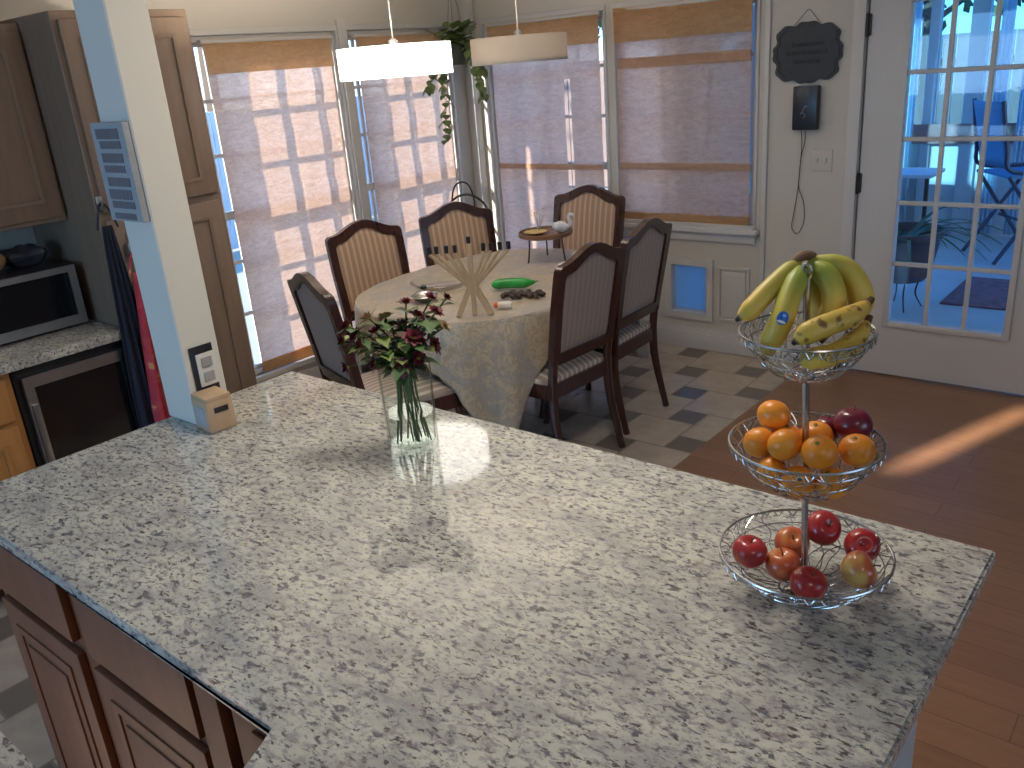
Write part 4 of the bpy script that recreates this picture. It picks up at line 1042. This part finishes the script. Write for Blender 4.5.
# ------------------------------------------------------------ hanging plant
r = thing('hanging_plant', 'trailing green pothos in a dark hanging pot in the room corner', 'plant', (-3.82, 2.86, 1.86))
obj('pot', lathe(NB(), [(0, -.06), (.05, -.06), (.07, .02), (.075, .06), (.068, .06), (.06, .0), (0, .045)], 24), simple('dark_green_pot', (.06, .07, .055), .5), r)
for k in range(3):
    a = 2*PI*k/3+.4; bm = NB(); tube(bm, [(.07*math.cos(a), .07*math.sin(a), .055), (0, 0, .50)], .0015, 5); obj('hanger_wire', bm, M_iron, r)
bm = NB(); tube(bm, [(0, 0, .50), (0, 0, ZC-1.86)], .002, 5); obj('ceiling_hook', bm, M_iron, r)
pr_ = random.Random(9)
def heart(bm, p, di, L_, rn):
    di = di.normalized(); sd_ = di.cross(Vector((0, 0, 1))); sd_ = sd_.normalized() if sd_.length > .05 else Vector((1, 0, 0)); nrm = sd_.cross(di); g = []
    for j, wd in enumerate((.12, .42, .46, .36, .2, .02)):
        tt = j/5; c = p+di*L_*tt-nrm*.18*L_*tt*tt; g.append([bm.verts.new(c+sd_*wd*L_*s_+nrm*.08*L_*abs(s_)) for s_ in (-1, 0, 1)])
    for j in range(5):
        for s_ in (0, 1): bm.faces.new((g[j][s_], g[j+1][s_], g[j+1][s_+1], g[j][s_+1]))
M_poth = simple('pothos_leaf', (.17, .24, .09), .4, vary=.3, nscale=20)
bm = NB()
for k in range(80):
    a = pr_.uniform(0, 2*PI); q = pr_.uniform(0, .10); p = Vector((q*math.cos(a), q*math.sin(a), .05+pr_.uniform(0, .11)))
    heart(bm, p, Vector((math.cos(a), math.sin(a), pr_.uniform(-.3, .9))), pr_.uniform(.06, .105), pr_)
obj('foliage', bm, M_poth, r)
for k, (ex, ey, ez) in enumerate(((-.06, -.12, -.52), (-.02, -.14, -.42), (.22, -.02, -.26), (.16, .06, -.12), (-.08, -.20, -.18))):
    a_ = math.atan2(ey, ex); pts = smooth([(0.02*math.cos(a_), .02*math.sin(a_), .06), (.09*math.cos(a_), .09*math.sin(a_), .07), (ex*.8, ey*.8, ez*.45), (ex, ey, ez)], 6)
    bm = NB(); tube(bm, pts, .0018, 5)
    for i in range(4, len(pts)):
        heart(bm, pts[i], Vector((pr_.uniform(-1, 1), pr_.uniform(-1, 1), -.6)), pr_.uniform(.05, .075), pr_)
    obj('vine', bm, M_poth, r)

# wire rack in the corner
r = thing('iron_rack', 'black iron wire rack with an arched handle standing in the room corner', 'rack', (-3.83, 2.80, 0), math.radians(40))
bm = NB(); tube(bm, smooth([(-.07, 0, .80), (-.075, 0, .93), (-.05, 0, 1.03), (0, 0, 1.06), (.05, 0, 1.03), (.075, 0, .93), (.07, 0, .80)], 5), .006, 8); obj('arched_handle', bm, M_iron, r)
bm = NB(); tube(bm, smooth([(-.14, .03, .60), (-.14, .03, .78), (-.08, .03, .93), (.03, .03, .97), (.14, .03, .90), (.18, .03, .75), (.17, .03, .60)], 5), .008, 8)
for k in range(9):
    x = -.11+.03*k; zt = .60+.31*math.sqrt(max(0, 1-((x-.01)/.15)**2)); tube(bm, [(x, .03, .60), (x, .03, zt)], .0018, 5)
for z in (.66, .72, .78, .84): tube(bm, [(-.13+(z-.6)*.15, .03, z), (.145-(z-.6)*.2, .03, z)], .0018, 5)
obj('mesh_back', bm, M_iron, r)
bm = NB(); tube(bm, [(.15*math.cos(2*PI*k/32), .11*math.sin(2*PI*k/32)-.05, .60) for k in range(32)], .006, 8, closed=True); tube(bm, [(.14*math.cos(2*PI*k/32), .10*math.sin(2*PI*k/32)-.05, .25) for k in range(32)], .005, 8, closed=True)
for k in range(7): tube(bm, [(-.13+.043*k, -.05-.09*math.sqrt(1-((-.13+.043*k)/.15)**2), .6), (-.13+.043*k, -.05+.09*math.sqrt(1-((-.13+.043*k)/.15)**2), .6)], .002, 5)
obj('shelf_ring', bm, M_iron, r)
for sx_ in (-1, 1):
    for sy_ in (-1, 1):
        bm = NB(); tube(bm, [(sx_*.105, sy_*.075-.05, .80 if sy_ > 0 else .60), (sx_*.12, sy_*.09-.05, 0)], .005, 6); obj('leg', bm, M_iron, r)

# ------------------------------------------------------------ wall things
r = thing('wall_plaque', 'black scalloped oval plaque hanging by a cord on the back wall', 'plaque', (-1.632, YB, 1.72))
def scallop(k_, n=96):
    out = []
    for k in range(n):
        a = 2*PI*k/n; c_, s_ = math.cos(a), math.sin(a)
        q = (abs(c_)**3.0+abs(s_)**3.0)**(-1/3.0)
        q *= 1+.045*math.cos(8*a)+.028*math.cos(16*a+PI)
        out.append((.192*k_*c_*q*.93, .155*k_*s_*q*.95))
    return out
M_plq = simple('black_plaque', (.016, .017, .021), .45, vary=.25, nscale=30)
bm = NB(); prism(bm, scallop(1), -.016, -.001, lambda a, b_, d: (a, d, b_)); obj('board', bm, M_plq, r)
bm = NB(); prism(bm, scallop(.93), -.021, -.015, lambda a, b_, d: (a, d, b_), hole=scallop(.87)); obj('raised_border', bm, M_plq, r)
rr = random.Random(8)
for z, w0 in ((.04, .08), (.0, .11), (-.045, .07)):
    x = -w0; bm = NB()
    while x < w0:
        wl = rr.uniform(.008, .016); tube(bm, smooth([(x, -.0165, z-.010), (x+wl*.3, -.0175, z+.013), (x+wl*.7, -.0175, z-.008), (x+wl, -.0165, z+.006)], 3), .0014, 5); x += wl+.004
    obj('lettering_row', bm, simple('plaque_emboss', (.04, .04, .046), .5), r)

bm = NB(); tube(bm, [(-.075, -.01, .135), (-.01, -.006, .205), (.0, -.006, .21), (.01, -.006, .205), (.068, -.01, .135)], .0016, 5); obj('hanging_cord', bm, simple('brown_cord', (.16, .12, .09), .8), r)
r = thing('wall_phone_box', 'small black box with dangling cables under the plaque', 'device', (-1.617, YB, 1.445))
obj('box_body', box(NB(), -.067, .067, -.05, -.001, -.112, .112, .008), simple('navy_black', (.015, .019, .032), .3), r)
bm = NB(); tube(bm, smooth([(-.02, -.0515, -.03), (-.008, -.0515, -.01), (.004, -.0515, .012), (.018, -.0515, .004)], 4), .0018, 5); tube(bm, smooth([(-.015, -.0515, -.02), (.005, -.0515, -.035), (-.004, -.0515, -.05)], 4), .0015, 5); obj('mark', bm, simple('grey_mark', (.35, .37, .40), .5), r)
bm = NB(); tube(bm, smooth([(-.02, -.03, -.112), (-.018, -.02, -.2), (-.028, -.012, -.33), (-.03, -.01, -.42), (.0, -.01, -.5), (.008, -.01, -.6), (-.015, -.01, -.665)], 6), .0022, 6)
tube(bm, smooth([(.0, -.03, -.112), (-.002, -.02, -.17), (-.022, -.014, -.26), (-.034, -.01, -.42), (-.05, -.01, -.55), (-.062, -.01, -.64), (-.035, -.012, -.675), (-.015, -.01, -.665)], 6), .0022, 6); obj('cable', bm, M_black, r)
r = thing('switch_plate', 'white light switch plate on the wall by the door hinge', 'switch', (-1.53, YB, 1.17))
obj('cover_plate', box(NB(), -.058, .058, -.006, -.0005, -.058, .058, .003), M_wall, r)
for x in (-.023, .023): obj('toggle', box(NB(), x-.006, x+.006, -.014, -.006, -.012, .014, .002), M_white, r)

# ------------------------------------------------------------ sunroom beyond the door
M_sunw = paint('sunroom_paint', (.58, .66, .70)); M_conc = simple('sunroom_floor_paint', (.48, .53, .56), .45, nscale=3)
YS = 7.2
struct('floor', box(NB(), -2.55, 2.6, YB+.12, YS, -.16, -.02), M_conc)
bm = NB(); 
for x in (-3.3, -2.75, -2.2): pass
def sun_wall_y(y, xs, z0=0.0, low=.55):
    bm = NB()
    for x in xs: box(bm, x-(.07 if x == -1.70 else .04), x+(.07 if x == -1.70 else .04), y-.05, y+.05, -.02, 2.35, .004, 1)
    box(bm, xs[0], xs[-1], y-.03, y+.03, low, low+.09, .003, 1); box(bm, xs[0], xs[-1], y-.05, y+.05, 2.25, 2.45, .003, 1)
    box(bm, xs[0], xs[-1], y-.015, y+.015, -.02, low)
    return bm
struct('wall_sunroom', sun_wall_y(YS, [-2.45, -2.06, -1.70, -.9, -.2, .5, 1.2, 1.95, 2.55], low=.80), M_sunw)
bm = NB()
for y in (3.36, 4.3, 5.25, 6.2): box(bm, -2.5, -2.4, y-.05, y+.05, -.02, 2.35, .004, 1)
box(bm, -2.48, -2.42, YB+.13, YS-.05, .80, .89, .003, 1); box(bm, -2.465, -2.435, YB+.13, YS-.05, -.02, .80); box(bm, -2.5, -2.4, YB+.13, YS-.05, 2.25, 2.45, .003, 1)
struct('wall_sunroom_left', bm, M_sunw)
struct('ceiling', box(NB(), -2.6, 2.65, YB+.13, YS+.1, 2.46, 2.54), M_sunw)
M_tint = make_glass('daylight_cast_glazing', (.43, .73, .91), .1)  # blue cast of the daylight put into the glazing colour
bm = NB(); box(bm, -2.4, 2.5, YS-.004, YS+.004, .89, 2.25); struct('window_5', bm, M_tint)
bm = NB(); box(bm, -2.454, -2.446, YB+.2, YS-.06, .89, 2.25); struct('window_6', bm, M_tint)
struct('trim_7', box(NB(), -2.4, 2.5, YS-.075, YS-.055, .80, .97, .004), simple('pinkish_board', (.34, .19, .17), .7))
t = NT('sheer_curtain'); d_ = t.n('ShaderNodeBsdfTranslucent'); e_ = t.n('ShaderNodeBsdfDiffuse'); d_.inputs[0].default_value = (.75, .88, .95, 1); e_.inputs[0].default_value = (.6, .78, .9, 1)
mx = t.n('ShaderNodeMixShader'); mx.inputs[0].default_value = .4; t.l(d_.outputs[0], mx.inputs[1]); t.l(e_.outputs[0], mx.inputs[2]); t.l(mx.outputs[0], t.out.inputs[0]); M_cur = t.m
def curtain(x, w_, zb, label):
    bm = NB(); g = []
    for i in range(25):
        u = i/24; g.append([bm.verts.new((x-w_/2+w_*u, YS-.12+.018*math.sin(u*18), zb+(2.3-zb)*j/6)) for j in range(7)])
    for i in range(24):
        for j in range(6): bm.faces.new((g[i][j], g[i+1][j], g[i+1][j+1], g[i][j+1]))
    o = obj('sheer_curtain', bm, M_cur); md = o.modifiers.new('s', 'SOLIDIFY'); md.thickness = .003
    tag(o, label, 'curtain', 'sheer curtains in the sunroom'); return o
curtain(-1.47, .10, .02, 'bright blue sheer curtain panel behind the patio chair')
curtain(-1.27, .10, .02, 'sheer curtain panel nearest the right edge of the door glass')
curtain(-2.22, .14, .02, 'pale sheer curtain panel at the left of the sunroom')
# things out there
r = thing('plant_stand', 'thin metal stand holding the dark pot beyond the glass door', 'stand', (-1.47, 4.62, -.02)); r.scale = (1, 1, .5)
bm = NB(); tube(bm, [(.12*math.cos(2*PI*k/28), .12*math.sin(2*PI*k/28), .40) for k in range(28)], .006, 8, closed=True)
for k in range(4): tube(bm, [(.12*math.cos(k*PI/4), .12*math.sin(k*PI/4), .40), (-.12*math.cos(k*PI/4), -.12*math.sin(k*PI/4), .40)], .004, 6)
obj('top_ring', bm, M_iron, r)
for k in range(4):
    a = k*PI/2+.5; bm = NB(); tube(bm, smooth([(.12*math.cos(a), .12*math.sin(a), .40), (.10*math.cos(a), .10*math.sin(a), .2), (.15*math.cos(a), .15*math.sin(a), 0.004)], 4), .006, 8); obj('leg', bm, M_iron, r)
r = thing('potted_plant', 'spiky green plant in a dark pot on the metal stand outside', 'plant', (-1.47, 4.62, .186)); r.scale = (1.5, 1.5, 1.15)
obj('pot', lathe(NB(), [(0, 0), (.10, 0), (.12, .04), (.155, .26), (.17, .27), (.17, .30), (.155, .30), (.14, .25), (0, .25)], 28), simple('dark_purple_pot', (.045, .04, .06), .4), r)
pr_ = random.Random(21)
for k in range(26):
    a = pr_.uniform(0, 2*PI); L_ = pr_.uniform(.28, .5); di = Vector((math.cos(a), math.sin(a), 0)); up_ = pr_.uniform(.15, .8); bm = NB(); g = []; sd_ = Vector((-math.sin(a), math.cos(a), 0))
    for j in range(9):
        t_ = j/8; p = di*(.04+L_*t_*.8)+Vector((0, 0, .25+L_*(up_*t_-.95*t_*t_*(1.1-up_*.7)))); wd = .012*(1-t_)**.5
        g.append([bm.verts.new(p+sd_*wd*s_+Vector((0, 0, .004*abs(s_)))) for s_ in (-1, 0, 1)])
    for j in range(8):
        for s_ in (0, 1): bm.faces.new((g[j][s_], g[j+1][s_], g[j+1][s_+1], g[j][s_+1]))
    obj('leaf', bm, M_leafO if k else (M_leafO := simple('outdoor_leaf', (.04, .13, .06), .5)), r)
o = obj('outdoor_rug', box(NB(), -1.25, -.35, 4.8, 5.6, -.019, -.008, .002, 1), simple('maroon_rug', (.22, .11, .13), .9, vary=.3, nscale=20)); tag(o, 'dark maroon rug on the sunroom floor beyond the door', 'rug')
def patio_chair(x, y, rz, label):
    r = thing('patio_chair', label, 'chair', (x, y, -.02), rz)
    M_fr = simple('dark_blue_frame', (.03, .05, .10), .4); M_sl = simple('blue_sling', (.10, .28, .48), .6)
    for sx_ in (-1, 1):
        bm = NB(); tube(bm, [(sx_*.26, .25, 0), (sx_*.25, -.22, .68)], .016, 8); obj('leg', bm, M_fr, r)
        bm = NB(); tube(bm, [(sx_*.26, -.27, 0), (sx_*.25, .2, .68)], .016, 8); obj('leg', bm, M_fr, r)
        bm = NB(); tube(bm, smooth([(sx_*.25, .24, .70), (sx_*.25, -.2, .72), (sx_*.24, -.26, .9), (sx_*.23, -.32, 1.25)], 4), .017, 8); obj('arm_frame', bm, M_fr, r)
    obj('seat', box(NB(), -.24, .24, -.2, .24, .66, .685, .006), M_sl, r)
    bm = NB(); g = []
    for i in range(9):
        u = -1+i/4; g.append([bm.verts.new((u*.23, -.22-.11*(j/8)-.02*(1-u*u), .74+.5*j/8)) for j in range(9)])
    for i in range(8):
        for j in range(8): bm.faces.new((g[i][j], g[i+1][j], g[i+1][j+1], g[i][j+1]))
    o = obj('backrest', bm, M_sl, r); md = o.modifiers.new('s', 'SOLIDIFY'); md.thickness = .01
    bm = NB(); tube(bm, [(-.255, .0, .3), (.255, .0, .3)], .012, 8); obj('stretcher', bm, M_fr, r)
patio_chair(-1.13, 6.45, math.radians(-52), 'blue sling patio chair with dark frame beyond the glass door')
r = thing('side_table', 'small pale side table at the left of the sunroom', 'table', (-2.08, 6.6, -.02))
obj('tabletop', box(NB(), -.3, .3, -.22, .22, .62, .65, .005), simple('patio_white', (.7, .72, .74), .5), r)
for sx_ in (-1, 1):
    for sy_ in (-1, 1): obj('leg', box(NB(), sx_*.26-.015, sx_*.26+.015, sy_*.18-.015, sy_*.18+.015, 0, .62, .003, 1), M_iron, r)
# garden
M_ground = simple('garden_ground', (.30, .30, .24), .9, nscale=2); 
bm = NB(); box(bm, -26, 22, -22, YB-2.0, -.5, -.25); 
struct('ground', box(NB(), -30, 25, -25, 30, -.5, -.2), M_ground)
M_fence = wood('fence_boards', (.13, .095, .085), (.19, .15, .14), .8)
M_fenceP = wood('pale_fence_boards', (.50, .53, .54), (.62, .65, .66), .6)  # pale tone stands in for bright daylight in the window gaps
def fence_run(p0, p1, h, label, m=None):
    p0, p1 = Vector(p0), Vector(p1); L_ = (p1-p0).length; n = int(L_/.15); d_ = (p1-p0)/L_; a = math.atan2(d_.y, d_.x)
    r = thing('board_fence', label, 'fence', (p0.x, p0.y, -.2), a, 'board fences around the garden')
    bm = NB()
    for k in range(n): box(bm, k*.15+.004, k*.15+.146, -.01, .01, .03, h, .003, 1)
    obj('boards', bm, m or M_fence, r)
    bm = NB(); box(bm, 0, L_, .01, .05, .35, .43); box(bm, 0, L_, .01, .05, h-.35, h-.27); obj('rail', bm, m or M_fence, r)
fence_run((-12, 10.0, 0), (9, 10.0, 0), 1.9, 'board fence behind the sunroom seen through the door')
fence_run((-9.5, -10, 0), (-9.5, 9.8, 0), 1.7, 'added pale board fence left of the house, brightening the gaps past the shades', M_fenceP)
M_bark = simple('bark', (.10, .075, .055), .9); M_tleaf = simple('tree_leaf', (.09, .14, .045), .7, vary=.4, nscale=3)
def tree(x, y, h, seedv, label):
    r = thing('tree', label, 'tree', (x, y, -.2), 0, 'trees behind the fences'); rn = random.Random(seedv)
    bm = NB(); tube(bm, smooth([(0, 0, 0), (.05, .02, h*.3), (0, .06, h*.55), (.08, 0, h*.85)], 4), [.16-.01*k for k in range(13)], 8)
    cl = []
    for k in range(9):
        a = rn.uniform(0, 6.3); z = h*rn.uniform(.4, .8); e = Vector((math.cos(a)*h*.22, math.sin(a)*h*.22, z+h*.16)); tube(bm, [(0, 0, z), e], [.05, .015], 6); cl.append(e)
    cl.append(Vector((0, 0, h*.92))); obj('trunk', bm, M_bark, r)
    bm = NB()
    for c in cl:
        for k in range(260):
            d_ = Vector((rn.gauss(0, 1), rn.gauss(0, 1), rn.gauss(0, .7)))*h*.10; p = c+d_; q = Vector((rn.uniform(-1, 1), rn.uniform(-1, 1), rn.uniform(-1, 1))).normalized(); s_ = q.orthogonal().normalized(); w_ = rn.uniform(.08, .17)
            bm.faces.new([bm.verts.new(p), bm.verts.new(p+q*w_+s_*w_*.5), bm.verts.new(p+q*w_*2), bm.verts.new(p+q*w_-s_*w_*.5)])
    obj('crown', bm, M_tleaf, r)
tree(-7.0, 12.6, 4.6, 1, 'leafy tree behind the fence at the left of the door glass')
tree(-3.6, 12.6, 4.6, 2, 'leafy tree behind the fence in the middle of the door glass')
tree(-11.0, 13.8, 4.6, 3, 'leafy tree behind the fence beyond the room corner')
tree(.6, 12.4, 4.2, 4, 'leafy tree behind the fence at the right of the door glass')
tree(-12.5, 6.5, 6.5, 5, 'leafy tree behind the left fence')
